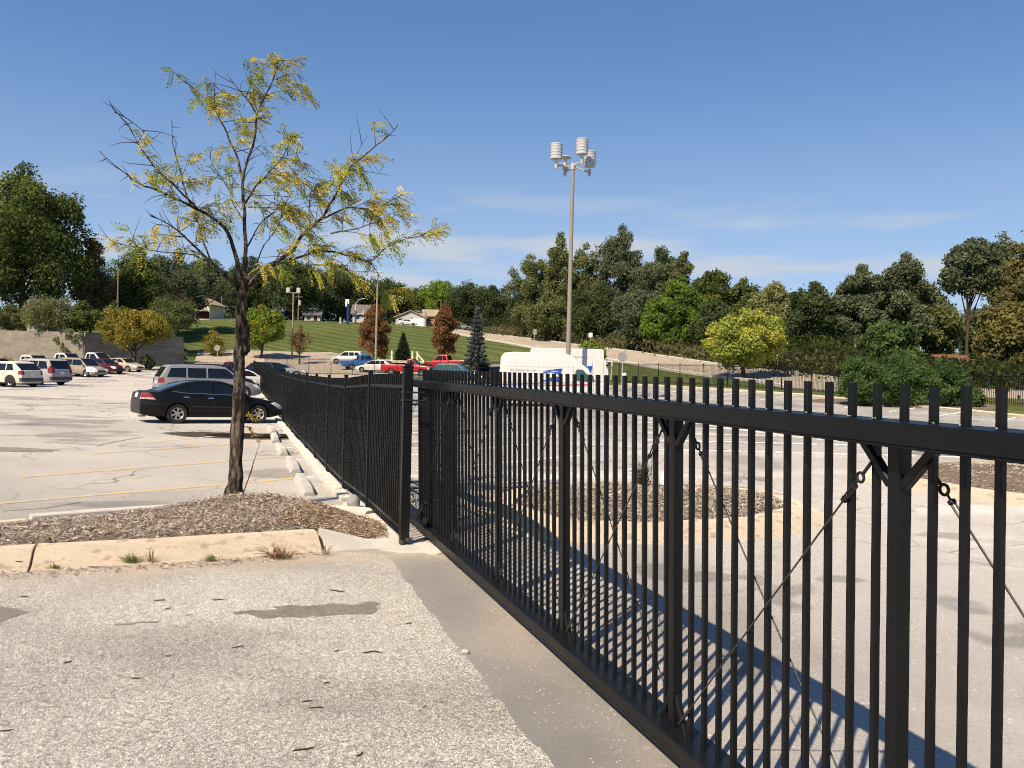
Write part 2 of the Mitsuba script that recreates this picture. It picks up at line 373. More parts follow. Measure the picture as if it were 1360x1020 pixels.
diffuse('block_wall', mikit.proc(_wall))
for nm, col in dict(black_car=(0.0045, 0.0047, 0.0052), silver_car=(0.20, 0.21, 0.225), light_silver_car=(0.34, 0.345, 0.35), navy_car=(0.012, 0.015, 0.026), maroon_car=(0.06, 0.008, 0.012), red_car=(0.42, 0.012, 0.016), cream_car=(0.58, 0.56, 0.47), champagne_car=(0.27, 0.23, 0.185),
                    beige_car=(0.42, 0.37, 0.30), white_car=(0.56, 0.56, 0.56), blue_car=(0.03, 0.12, 0.34), teal_car=(0.012, 0.06, 0.085)).items():
    princ(nm, col, 0.30, specular=0.35 if nm != 'black_car' else 0.2, clearcoat=0.6 if nm != 'black_car' else 0.35, clearcoat_gloss=0.92)
princ('car_glass', (0.006, 0.008, 0.010), 0.04, specular=0.6)
princ('teal_glass', (0.03, 0.07, 0.075), 0.05, specular=0.6)
princ('tyre', (0.014, 0.014, 0.014), 0.85)
princ('alloy', (0.50, 0.50, 0.50), 0.30, metallic=0.75)
princ('black_plastic', (0.020, 0.020, 0.021), 0.6)
princ('grey_plastic', (0.06, 0.06, 0.062), 0.6)
princ('red_lens', (0.20, 0.008, 0.010), 0.15, clearcoat=0.8)
princ('clear_lens', (0.66, 0.67, 0.68), 0.12, clearcoat=0.8)
princ('chrome', (0.62, 0.62, 0.62), 0.15, metallic=0.9)
princ('plate_white', (0.68, 0.70, 0.72), 0.5)
princ('sign_white', (0.78, 0.78, 0.77), 0.45)
princ('pink_print', (0.75, 0.30, 0.36), 0.6)
princ('sign_blue', (0.008, 0.02, 0.13), 0.4)
princ('decal_blue', (0.012, 0.055, 0.34), 0.4)
princ('decal_red', (0.46, 0.02, 0.035), 0.4)
princ('decal_grey', (0.33, 0.34, 0.36), 0.5)
princ('sign_back', (0.30, 0.30, 0.30), 0.5, metallic=0.4)
princ('pale_yellow', (0.66, 0.64, 0.42), 0.6)
diffuse('wall_cream', C(0.60, 0.52, 0.36)); diffuse('wall_white', C(0.44, 0.435, 0.42)); diffuse('wall_maroon', C(0.075, 0.03, 0.03)); diffuse('roof_grey', C(0.15, 0.14, 0.13)); diffuse('roof_red', C(0.17, 0.085, 0.06)); diffuse('roof_tan', C(0.33, 0.27, 0.2)); diffuse('brick_tan', C(0.33, 0.22, 0.13)); diffuse('dark_wall', C(0.05, 0.045, 0.04))
bumped('stop_concrete', lambda p, n, uv: mix((0.27, 0.268, 0.25), (0.41, 0.407, 0.39), fbm(p.x * 7, p.y * 7, p.z * 9, 4)) * (0.82 + 0.26 * noise(p.x * 120, p.y * 120, p.z * 120)), lambda p, n, uv: noise(p.x * 100, p.y * 100, p.z * 100) + 2 * fbm(p.x * 15, p.y * 15, p.z * 15, 2), 0.003, 0.9)
diffuse('rock_grey', mikit.proc(lambda p, n, uv: mi.Color3f(0.27, 0.27, 0.28) * (0.7 + 0.6 * fbm(p.x * 20, p.y * 20, p.z * 20, 3))))

# ---------------------------------------------------------------- ground sheets
_t = np.linspace(-16, -0.42, 220)
_jag = -0.27 + 0.075 * (meshkit.fbm(np.stack([_t * 3, _t * 0, _t * 0], 1), 4, 3) - 0.5) + 0.03 * (meshkit.noise(np.stack([_t * 16, _t * 0, _t * 0], 1), 5) - 0.5)
JAG = [L(u, t) for u, t in zip(_jag, _t)]
KERB = [(-14.0, 2.79), (-8.0, 5.49), (-4.38, 7.12), (-3.25, 7.58), (-1.81, 8.27)]
fg = Polygon(JAG + [(-1.45, 8.32)] + KERB[::-1] + [(-60, -8), (-60, -45), (5, -45)])
st = Polygon(JAG + [L(0.62, -0.42), L(0.62, -16)])
KR = [(10.09,74.00,0.67)[:2], (13.61,68.00,0.69)[:2], (20.75,60.00,0.41)[:2], (22.53,55.00,0.27)[:2], (23.68,50.00,0.18)[:2], (24.78,40.00,0.13)[:2], (40, 20), (46, 4), (48, -20)]
left = Polygon(KERB + [(-1.45, 8.32), L(-0.27, -0.42), L(0, -0.42), L(0, 72), (-26, 86), (-38, 97.0), WB, WA, WL, (-110, 106), (-125, 60), (-125, -8), (-60, -8)])
right = Polygon([L(0.62, -16), L(0.62, -0.42), L(0, -0.42), L(0, 72), (-14, 82), (0, 81)] + KR + [(5, -45)])
far = Polygon([(-26, 86), (-38, 97), (-41, 106), (-46, 121), (-36.6, 127), (-29, 131.5), (-19, 121), (-12, 117.5), (-4, 112), (4, 104), (4, 94), (-12, 90), L(0, 72)])
ROAD = [(36.73,56.00,-0.73)[:2], (25.49,66.00,1.29)[:2], (24.87,74.00,1.59)[:2], (20.43,86.00,2.42)[:2], (16.82,100.00,3.41)[:2], (12.73,114.00,4.50)[:2], (7.75,126.00,5.41)[:2], (2.36,140.00,6.59)[:2], (-2.98,152.00,7.61)[:2], (-10.89,172.00,8.87)[:2], (-22.13,200.00,10.76)[:2]]
road = LineString(ROAD).buffer(3.7, cap_style='flat').difference(right.buffer(2.5))
lots = shapely.union_all([fg, st, left, right, far, road])
GX = np.concatenate([np.arange(-420, -130, 12), np.arange(-130, 131, 1.25), np.arange(142, 430, 12)]); GY = np.concatenate([np.arange(-70, -16, 6), np.arange(-16, 215, 1.25), np.arange(216, 620, 10)])
gx, gy = np.meshgrid(GX, GY); gz = H(gx, gy)
_p = shapely.points(gx, gy)
gz = gz - 0.04 * shapely.contains(lots.buffer(1.2), _p) - 0.4 * shapely.contains(lots.buffer(-1.5), _p)
_v = np.stack([gx, gy, gz], -1).reshape(-1, 3); nx = len(GX); i, j = np.meshgrid(np.arange(len(GY) - 1), np.arange(nx - 1), indexing='ij'); k = i * nx + j
structure('ground', (_v, np.stack([k, k + 1, k + nx + 1, k + nx], -1).reshape(-1, 4)), 'lawn', True)
structure('foreground_pavement', slab(fg, 0, 0.1, 1.2), 'aggregate_asphalt')
structure('gate_apron', slab(st, 0, 0.1, 0.5), 'smooth_asphalt')
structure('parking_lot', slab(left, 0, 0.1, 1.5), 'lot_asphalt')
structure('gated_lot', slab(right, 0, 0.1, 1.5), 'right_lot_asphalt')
structure('far_drive', slab(far, 0.05, 0.3, 2.0), 'pale_road')
structure('hill_road', slab(road, 0.05, 0.4, 2.0), 'pale_road')
rk = LineString(ROAD[1:-1]).buffer(3.9, cap_style='flat').boundary
structure('road_kerb', join([slab(LineString(ROAD[1:-1]).offset_curve(s).buffer(0.13), 0.2, 0.4, 2.0) for s in (3.75, -3.75)]), 'pale_concrete')
kl = LineString(KR[:-2])
structure('far_kerb', slab(kl.buffer(0.28), 0.14, 0.3, 1.5), 'tan_concrete')
# grass verge already is the ground; a bare bed of red-brown mulch lies under the yews
structure('bark_bed', slab(LineString([(21.15,54.00,0.13)[:2], (23.91,50.50,0.21)[:2], (26.00,46.80,0.18)[:2]]).buffer(1.6), 0.11, 0.2, 1.0), 'soil')

# painted lines
def paint(name, pts, w, m, off=0.006, **k): return structure(name, strip(pts, w, off, 0.02, 0.6), m)


for p, q in ((((-6.719,10.904)), ((-3.874,14.876))), (((-7.957,13.502)), ((-5.077,18.489))), (((-8.734,17.201)), ((-6.498,22.873))), (((-8.990,20.032)), ((-7.828,26.193)))):
    paint('bay_line', [p, q], 0.14, 'yellow_paint')
for t in (3.9, 6.9, 9.9, 12.9, 15.9, 18.9):
    paint('white_stub', [L(-0.62, t - 0.25), L(-0.3, t)], 0.09, 'white_paint')
for t in (1.2, 4.0, 6.8, 9.7, 12.6, 15.5, 18.4, 21.2, 24.0):      # bays along the right side of the fence
    paint('white_line', [L(0.8, t + 0.2), L(6.0, t + 2.4)], 0.10, 'white_paint')
for y in (20.2, 22.9, 25.6, 28.3, 31.0, 33.7):                     # double row in the middle of the gated lot
    paint('white_line', [(3.6 + 0.10 * (y - 20), y + 0.6), (14.0 + 0.10 * (y - 20), y - 0.1)], 0.10, 'white_paint', 0.012)
paint('white_line', [(7.253,30.381), (8.926,25.559)], 0.12, 'white_paint', 0.014)
paint('white_line', [(8.874,25.542), (12.413,20.902)], 0.12, 'white_paint', 0.010)
for k in range(9):                                                 # bays against the far kerb
    q = kl.interpolate(9 + 4.1 * k); r = kl.interpolate(9.3 + 4.1 * k); n_ = np.array([-(r.y - q.y), r.x - q.x]) / 0.3
    paint('white_line', [(q.x - 0.0, q.y), (q.x - 3.4, q.y - 3.9)], 0.11, 'white_paint', 0.02)
for pts in ([(-2.064,6.222),(-1.759,6.288),(-1.787,6.386),(-1.690,6.436),(-1.596,6.414),(-1.372,6.465),(-1.148,6.465),(-1.143,6.570),(-1.040,6.601),(-1.010,6.416),(-1.026,6.236),(-1.313,6.192),(-1.520,6.117),(-1.809,6.055),(-1.864,6.144),(-2.034,6.148)],
            [(-4.012,6.164),(-3.787,6.165),(-3.658,6.138),(-3.525,6.073),(-3.551,5.960),(-3.591,5.849),(-3.740,5.750)],
            [(-2.770,5.831),(-2.727,5.887),(-2.601,5.907),(-2.513,5.941),(-2.514,5.905),(-2.633,5.860),(-2.737,5.808)]):
    pg = Polygon(pts).segmentize(0.02); c_ = np.array(pg.exterior.coords)[:-1]
    c_ = c_ + 0.10 * (np.stack([meshkit.fbm(np.c_[c_ * 16, c_[:, :1] * 0], 4, 1), meshkit.fbm(np.c_[c_ * 16, c_[:, :1] * 0], 4, 2)], 1) - 0.5)
    structure('tar_patch', slab(Polygon(c_).buffer(0), 0.004, 0.01, 0.3), 'patch_tar')
def blob(cx, cy, rx, ry, a, seed, n=60):
    g = np.linspace(0, 2 * np.pi, n, endpoint=False); r = 0.75 + 0.5 * meshkit.fbm(np.c_[np.cos(g) * 2, np.sin(g) * 2, g * 0], 3, seed)
    x, y = rx * r * np.cos(g), ry * r * np.sin(g); return Polygon(np.c_[cx + x * math.cos(a) - y * math.sin(a), cy + x * math.sin(a) + y * math.cos(a)]).buffer(0)


_c = (-7.556,23.842)
structure('damp_patch', slab(blob(_c[0] - 0.3, _c[1], 2.1, 1.05, 0.16, 8), 0.006, 0.02, 0.4), 'damp_asphalt')
_pud = blob(_c[0] + 0.15, _c[1] + 0.05, 1.35, 0.72, 0.16, 3); _zw = H(_c[0], _c[1]) + 0.03
structure('puddle', trimesh.Trimesh(*(lambda m: (np.c_[m.vertices[:, :2], np.full(len(m.vertices), _zw)], m.faces))(tm(cs(_pud).extrude(0.1)))).slice_plane([0, 0, _zw], [0, 0, 1]) if False else
          trimesh.Trimesh(np.c_[np.vstack([[(_pud.centroid.x, _pud.centroid.y)], np.array(_pud.exterior.coords)[:-1]]), np.full(len(_pud.exterior.coords), _zw)], [(0, a + 1, (a + 1) % (len(_pud.exterior.coords) - 1) + 1) for a in range(len(_pud.exterior.coords) - 1)], process=False), 'puddle_water')
for (x, y), rx, ry, a in (((-21.485,39.405), 0.9, 0.5, 0.2), ((-10.543,17.339), 1.0, 0.40, 0.1), ((-28.463,54.738), 0.8, 0.5, 0), ((-17.891,37.157), 0.6, 0.3, 0.4)):
    structure('tar_patch', slab(blob(x, y, rx, ry, a, int(x * 7) % 50), 0.006, 0.02, 0.4), 'patch_tar')
# sealed cracks that run across the parking lot
for pts in ([(-6.348,10.304), (-5.981,10.654), (-5.853,11.245)], [(-19.528,30.269), (-17.390,30.874), (-16.110,35.126)], [(-16.010,24.823), (-14.935,27.408), (-13.746,29.806)], [(-12.729,20.318), (-11.004,20.905), (-10.283,20.420)], [(-10.777,19.154), (-9.540,19.123), (-9.718,21.868)], [(-5.667,10.888), (-5.327,11.007)], [(-20.436,34.599), (-18.534,32.124), (-17.918,30.578)]):
    q = np.array(LineString(pts).segmentize(0.25).coords); q = q + 0.10 * (np.stack([meshkit.fbm(np.c_[q * 2.2, q[:, :1] * 0], 3, 5), meshkit.fbm(np.c_[q * 2.2, q[:, :1] * 0], 3, 6)], 1) - 0.5)
    structure('crack_seal', strip(q, 0.055, 0.005, 0.02, 0.4), 'patch_tar')

# ---------------------------------------------------------------- kerbs and mulch islands
PROF = [(0, -.12), (0, 0.008), (0.10, 0.03), (0.20, 0.085), (0.27, 0.125), (0.33, 0.142), (0.46, 0.15), (0.53, 0.145), (0.555, 0.12), (0.555, -.12)]


def sweep(path, prof, hscale=None, jitter=0.006, seed=0):
    """a kerb profile (distance inwards to the left of the path, height) along a path"""
    p = np.array(LineString(path).segmentize(0.12).coords); n = len(p); t = np.gradient(p, axis=0); t /= np.linalg.norm(t, axis=1, keepdims=True); nr = np.stack([-t[:, 1], t[:, 0]], 1)
    pr = np.array(prof); hs = np.ones(n) if hscale is None else np.interp(np.linspace(0, 1, n), *hscale)
    v = np.zeros((n, len(pr), 3)); v[:, :, :2] = p[:, None] + nr[:, None] * pr[None, :, :1]
    v[:, :, 2] = H(v[:, :, 0], v[:, :, 1]) + np.where(pr[None, :, 1] > 0.01, pr[None, :, 1] * hs[:, None], pr[None, :, 1])
    v += jitter * 2 * (meshkit.fbm(v * 5, 3, seed)[..., None] - 0.5) * np.array([0.3, 0.3, 1])
    m = len(pr); i, j = np.meshgrid(np.arange(n - 1), np.arange(m - 1), indexing='ij'); k = i * m + j
    f = np.stack([k, k + m, k + m + 1, k + 1], -1).reshape(-1, 4)[:, ::-1]
    e = [[0, a, a + 1] for a in range(1, m - 1)] + [[(n - 1) * m, (n - 1) * m + a + 1, (n - 1) * m + a] for a in range(1, m - 1)]
    return trimesh.Trimesh(v.reshape(-1, 3), np.vstack([f[:, [0, 1, 2]], f[:, [0, 2, 3]], e]), process=False)


ks = thing('kerb', kind='structure')
part(ks, 'segment', sweep([(-14, 2.79), (-8, 5.49), (-4.38, 7.12), (-4.192, 7.197)], PROF, seed=1), 'tan_concrete', 40)
part(ks, 'segment', sweep([(-4.172, 7.206), (-3.25, 7.58), (-1.84, 8.25)], PROF, seed=2), 'tan_concrete', 40)
part(ks, 'end_piece', sweep([(-1.80, 8.275), (-1.28, 8.50)], PROF, ([0, 0.1, 0.85, 1], [1, 0.95, 0.1, 0.05]), seed=3), 'pale_concrete', 40, label='pale sloping end piece of the kerb')
BK = [(-9, 6.3), (-6.6, 7.95), (-5.44, 8.95), (-5.23, 9.15)]
bk = thing('back_kerb', kind='structure')
part(bk, 'segment', sweep([(-9, 6.3), (-6.6, 7.95), (-5.3, 9.08)], [(-.07, -.1), (-.07, .10), (-.055, .115), (.07, .115), (.07, -.1)], seed=4), 'tan_concrete', 40)
part(bk, 'segment', sweep([(-5.27, 9.10), (-4.7, 9.62), (-4.13, 10.05), (-3.75, 10.4)], [(-.09, -.1), (-.09, .15), (-.07, .165), (.05, .165), (.06, -.1)], seed=5), 'pale_concrete', 40)
part(bk, 'segment', sweep([(-2.75, 11.2), (-2.2, 10.95), (-1.75, 10.75)], [(-.2, -.1), (-.2, .03), (-.17, .05), (.17, .05), (.2, -.1)], seed=6), 'pale_concrete', 40)


def chips(poly, n, fun, size=(0.018, 0.055), seed=1, tones=((0.42, 0.365, 0.315), (0.24, 0.195, 0.16), (0.62, 0.56, 0.50), (0.12, 0.092, 0.076))):
    g = np.random.default_rng(seed); x0, y0, x1, y1 = poly.bounds; pts = np.zeros((0, 2))
    while len(pts) < n:
        q = g.uniform((x0, y0), (x1, y1), (n * 2, 2)); pts = np.vstack([pts, q[shapely.contains(poly, shapely.points(q))]])
    pts = pts[:n]; z = H(pts[:, 0], pts[:, 1]) + fun(pts[:, 0], pts[:, 1]) + g.uniform(0.0, 0.03, n)
    ln = g.uniform(*size, n) * np.where(g.random(n) < 0.12, 1.9, 1); wd = g.uniform(0.006, 0.017, n); th = g.uniform(0.003, 0.008, n)
    base = np.array([(-1, -.6, 0), (1, -.9, 0), (1.2, .5, 0), (-.8, 1, 0), (-.9, -.5, 1), (.9, -.7, 1), (1, .4, 1), (-.7, .8, 1.0)]) * 0.5
    fc = np.array([(4, 5, 6), (4, 6, 7), (0, 1, 5), (0, 5, 4), (1, 2, 6), (1, 6, 5), (2, 3, 7), (2, 7, 6), (3, 0, 4), (3, 4, 7)])
    v = base[None] * np.stack([ln, wd, th], 1)[:, None]
    a, b, c = g.uniform(0, 2 * np.pi, n), g.normal(0, .38, n), g.normal(0, .45, n)
    v = np.stack([v[..., 0] * np.cos(b)[:, None] + v[..., 2] * np.sin(b)[:, None], v[..., 1], -v[..., 0] * np.sin(b)[:, None] + v[..., 2] * np.cos(b)[:, None]], -1)
    v = np.stack([v[..., 0], v[..., 1] * np.cos(c)[:, None] - v[..., 2] * np.sin(c)[:, None], v[..., 1] * np.sin(c)[:, None] + v[..., 2] * np.cos(c)[:, None]], -1)
    v = np.stack([v[..., 0] * np.cos(a)[:, None] - v[..., 1] * np.sin(a)[:, None], v[..., 0] * np.sin(a)[:, None] + v[..., 1] * np.cos(a)[:, None], v[..., 2]], -1) + np.c_[pts, z][:, None]
    tn = np.array(tones); col = tn[g.choice(len(tn), n, p=[.4, .26, .22, .12])] * g.uniform(.75, 1.25, (n, 1))
    f = (fc[None] + 8 * np.arange(n)[:, None, None]).reshape(-1, 3)
    return trimesh.Trimesh(v.reshape(-1, 3), f, process=False), np.repeat(col, 8, 0)


ISL = Polygon([(-12, 3.85), (-8, 5.85), (-4.6, 7.5), (-3.4, 8.03), (-2.1, 8.65), (-1.55, 8.8), (-1.42, 9.15), (-1.6, 9.8), (-2.0, 10.5), (-2.6, 11.0), (-3.3, 11.1), (-3.85, 10.5), (-4.3, 10.0), (-5.3, 9.05), (-6.6, 7.9), (-9, 6.3)])
def mound(x, y):
    e = np.clip(shapely.distance(ISL.exterior, shapely.points(x, y)) / 0.35, 0, 1); r = np.hypot(x + 3.55, y - 10.6)
    base = 0.12 * np.clip((-1.5 - x) / 0.9, 0.12, 1)
    return (base + 0.02 * meshkit.fbm(np.stack([x * 3, y * 3, x * 0], -1), 3, 2) + 0.12 * np.exp(-(r / 0.9) ** 2)) * (0.25 + 0.75 * e) + 0.01


structure('mulch_bed', slab(ISL, 0, 0.05, 0.16, mound), 'soil', True)
m_, c_ = chips(ISL.buffer(-0.02), 15000, mound, seed=4)
_l = thing('wood_chip_mulch', 'grey brown wood chip mulch filling the kerbed island around the tree', 'mulch', kind='stuff'); put(_l, m_, 'flecked', color=c_)
_rb = Polygon([(-2.5, 9.0), (-1.6, 8.85), (-1.3, 9.0), (-1.45, 9.7), (-1.75, 10.2), (-2.2, 10.6), (-2.6, 10.3)])
m_, c_ = chips(_rb, 2600, mound, (0.015, 0.05), 9, ((0.24, 0.15, 0.09), (0.14, 0.085, 0.05), (0.36, 0.25, 0.16), (0.08, 0.05, 0.038)))
_l = thing('fallen_bark_litter', 'reddish brown bark litter at the right end of the mulch island', 'mulch', kind='stuff'); put(_l, m_, 'flecked', color=c_)

IB = Polygon([(0.35, 10.9), (0.85, 9.9), (1.6, 9.9), (2.7, 10.35), (3.5, 11.2), (3.55, 12.2), (3.0, 12.9), (1.7, 13.1), (0.6, 12.4)]).buffer(0.3)
IR = Polygon([(7.5, 15.2), (8.0, 13.6), (9.0, 12.4), (20, 9.3), (22, 12.5), (12.5, 16.9), (9.8, 17.4), (8.3, 16.7)]).buffer(0.4)
for isl, nm, sd, n_, lab in ((IB, 'island', 21, 7500, 'wood chip mulch on the small island seen through the gate'), (IR, 'island', 22, 9000, 'wood chip mulch on the island at the right edge of the gated lot')):
    k_ = thing('island_kerb', kind='structure')
    ring = isl.buffer(0.55); part(k_, 'ring', slab(ring.difference(isl.buffer(0.0)), 0, 0.1, 0.35, lambda x, y, i=isl: 0.15 * np.clip((0.55 - shapely.distance(i, shapely.points(x, y))) / 0.35, 0, 1)), 'tan_concrete', 40)
    mf = lambda x, y, i=isl: 0.11 + 0.10 * np.clip(shapely.distance(i.exterior, shapely.points(x, y)) / 1.2, 0, 1)
    structure('mulch_bed', slab(isl, 0, 0.05, 0.35, mf), 'soil', True)
    m_, c_ = chips(isl.buffer(-0.05), n_, mf, (0.03, 0.09), sd)
    _l = thing('wood_chip_mulch', lab, 'mulch', kind='stuff'); put(_l, m_, 'flecked', color=c_)

# cream footing round the gate post and the white strip under the fence
def rough(poly, amp, seed, f=6):
    c = np.array(poly.segmentize(0.08).exterior.coords)[:-1]; q = np.c_[c * f, c[:, :1] * 0]
    return Polygon(c + amp * (np.stack([meshkit.fbm(q, 3, seed), meshkit.fbm(q, 3, seed + 1)], 1) - 0.5)).buffer(0)


structure('post_footing', slab(rough(Polygon([L(-0.30, -0.25), L(-0.1, -0.42), L(0.25, -0.50), L(0.34, -0.2), L(0.15, 0.3), L(0.10, 3.4), L(-0.25, 3.4), L(-0.42, 1.6), L(-0.35, 0.3)]), 0.16, 5), 0.012, 0.1, 0.3), 'pale_concrete')
fs = thing('fence_footing', kind='structure')
for a in range(14):
    t0, t1 = 3.55 + a * 5.0, 3.53 + (a + 1) * 5.0
    if t0 < 70: part(fs, 'segment', slab([L(-0.23, t0), L(-0.05, t0), L(-0.05, min(t1, 71)), L(-0.23, min(t1, 71))], 0.06, 0.2, 0.8), 'sign_white' if False else 'pale_concrete')
rk = trimesh.creation.icosphere(3); rk.vertices *= (0.085, 0.08, 0.11); rk.vertices += 0.05 * (meshkit.fbm(rk.vertices * 9, 3, 2)[:, None] - .5) * rk.vertices / 0.14
_q = L(-0.16, 2.75); k_ = thing('rock', 'rounded grey rock wedged against the foot of the fence', 'rock'); put(k_, rk, 'rock_grey', True, mat4(o=(*_q, H(*_q) + 0.07)))

# leaflets fallen from the young tree
def fallen(name, label, n, cx, cy, sx, sy, seed):
    g = np.random.default_rng(seed); q = np.c_[g.normal(cx, sx, n), g.normal(cy, sy, n)]; z = H(q[:, 0], q[:, 1]) + 0.012 + np.where(shapely.contains(ISL, shapely.points(q)), mound(q[:, 0], q[:, 1]) + .025, 0)
    a = g.uniform(0, 6.3, n); l = g.uniform(.018, .04, n); ax = np.c_[np.cos(a), np.sin(a), g.normal(0, .15, n)]; sd = np.c_[-np.sin(a), np.cos(a), g.normal(0, .15, n)]; c = np.c_[q, z]
    v = np.stack([c - ax * l[:, None] / 2, c + sd * l[:, None] * .22, c + ax * l[:, None] / 2, c - sd * l[:, None] * .22], 1).reshape(-1, 3); k = 4 * np.arange(n)[:, None]
    col = np.array([(.50, .40, .09), (.36, .30, .10), (.22, .13, .06), (.12, .08, .05)])[g.choice(4, n, p=[.3, .25, .25, .2])]
    t = thing(name, label, 'leaves', kind='stuff'); put(t, trimesh.Trimesh(v, np.vstack([k + [0, 1, 2], k + [0, 2, 3]]), process=False), 'flecked', color=np.repeat(col, 4, 0))


fallen('fallen_leaves', 'yellow and brown leaflets scattered on the ground round the young tree', 900, -3.4, 11.0, 1.6, 1.5, 5)
m_, c_ = chips(Polygon(KERB[2:] + [(-1.7, 8.05), (-3.2, 7.3), (-4.4, 6.85)]).buffer(0), 700, lambda x, y: 0 * x + .002, (.006, .028), 33)
_l = thing('kerb_grit', 'grit and chips washed up along the foot of the kerb', 'grit', kind='stuff'); put(_l, m_, 'flecked', color=c_)

# ---------------------------------------------------------------- wheel stops
ws = None
WS = ['white concrete wheel stop nearest the mulch island', 'second white concrete wheel stop from the mulch island', 'third white concrete wheel stop from the mulch island', 'fourth white concrete wheel stop, beside the puddle', 'farthest white concrete wheel stop, in front of the black sedan']
for i_, t in enumerate((5.3, 8.4, 11.7, 15.2, 18.3)):
    pr = [(-.105, 0), (-.10, .045), (-.065, .14), (-.052, .15), (.052, .15), (.065, .14), (.10, .045), (.105, 0)]
    m_ = tm(m3.CrossSection([pr[::-1]]).extrude(2.0, 12)); v = np.array(m_.vertices); e = np.clip((np.abs(v[:, 2] - 1.0) - .90) / .10, 0, 1); v[:, 1] *= 1 - 0.45 * e
    v = np.stack([v[:, 2] - 1.0, v[:, 0], v[:, 1]], 1); v += .006 * (meshkit.fbm(v * 11, 3, i_)[:, None] - .5); m_ = trimesh.Trimesh(v, m_.faces[:, ::-1], process=False)
    q = L(-0.62 + 0.03 * math.sin(i_ * 2), t); a = ANG + math.pi / 2 + 0.03 * math.sin(i_ * 3.3)
    k_ = thing('wheel_stop', WS[i_], 'wheel stop', 'white wheel stops along the fence'); put(k_, m_, 'stop_concrete', 30, yaw(a, (*q, H(*q))))

# ---------------------------------------------------------------- the sliding gate
LEAN, SLOPE = 0.029, -0.0025
MG = mat4((D[0], D[1], SLOPE), (-N[0], -N[1], 0), (-LEAN * N[0], -LEAN * N[1], 1), G0 + LEAN * 1.867 * N)
def at(t, y=0, z=0): return MG @ mat4(o=(t, y, z))


gate = thing('sliding_gate', 'long black steel picket gate with crossed cables across the right of the picture', 'gate')
TE = 7.72; posts = [0.377 + 1.448 * k for k in range(-2, 5)] + [TE]
rail = cbox(TE + 3.25, 0.190, 0.072, 0.004, ((TE - 3.2) / 2, 0, 1.7125)); part(gate, 'top_rail', rail, 'black_paint', False, MG)
part(gate, 'top_rail_lip', cbox(TE + 3.2, 0.182, 0.010, 0.002, ((TE - 3.2) / 2, 0, 1.672)), 'black_paint', False, MG)
part(gate, 'bottom_rail', cbox(TE + 3.25, 0.186, 0.075, 0.006, ((TE - 3.2) / 2, 0, 0.092)), 'black_paint', False, MG)
part(gate, 'bottom_rail_lip', cbox(TE + 3.2, 0.194, 0.012, 0.003, ((TE - 3.2) / 2, 0, 0.054)), 'black_paint', False, MG)
part(gate, 'added_shade_bar', cbox(TE + 3.2, 0.125, 0.040, 0.003, ((TE - 3.2) / 2, 0, 0.029)), 'black_steel', False, MG)  # set-back bar added under the rail; its shaded face makes the dark band
pk = tip = None
for k in range(-26, 64):
    t = k * 0.1197
    if t > TE - 0.06: continue
    if min(abs(t - p) for p in posts) < 0.037:
        if tip is None: tip = part(gate, 'picket_tip', cbox(0.0235, 0.0235, 0.14, 0.0022, (0, 0, 1.80)), 'black_paint', False, at(t))
        else: copyof(tip, 'picket_tip', gate, at(t))
        continue
    if pk is None: pk = part(gate, 'picket', cbox(0.0235, 0.0235, 1.755, 0.0022, (0, 0, 0.9925)), 'black_paint', False, at(t))
    else: copyof(pk, 'picket', gate, at(t))
    wl = numbered(gate + '__weld')
    if -4 < k < 40:
        g_ = np.random.default_rng(k + 90); b_ = trimesh.creation.icosphere(1, 0.0045)
        put(wl, join([b_.copy().apply_transform(mat4((g_.uniform(.6, 1.6), 0, 0), (0, 1, 0), (0, 0, .7), (t + g_.uniform(-.012, .012), 0.012 + g_.uniform(-.002, .003), z))) for z in (1.751, 1.752)]), 'galvanised', True, MG)
    else: used[gate + '__weld'] -= 1
for i_, t in enumerate(posts):
    w = 0.054 if i_ < 7 else 0.06
    part(gate, 'post', cbox(w, 0.054, 1.56, 0.004, (t, 0, 0.895)), 'black_paint', False, MG)
    for s in (-1, 1):
        if i_ == 7 and s == 1: continue
        part(gate, 'gusset', bar((t + s * 0.026, 0.006, 1.535), (t + s * 0.155, 0.006, 1.672), 0.034, 0.030), 'black_paint', False, MG)
        part(gate, 'gusset', bar((t + s * 0.024, 0.006, 0.30), (t + s * 0.125, 0.006, 0.112), 0.026, 0.030), 'black_paint', False, MG)
tor = trimesh.creation.torus(0.0165, 0.0052, 20, 8); tor.apply_transform(mat4((1, 0, 0), (0, 0, 1), (0, -1, 0)))
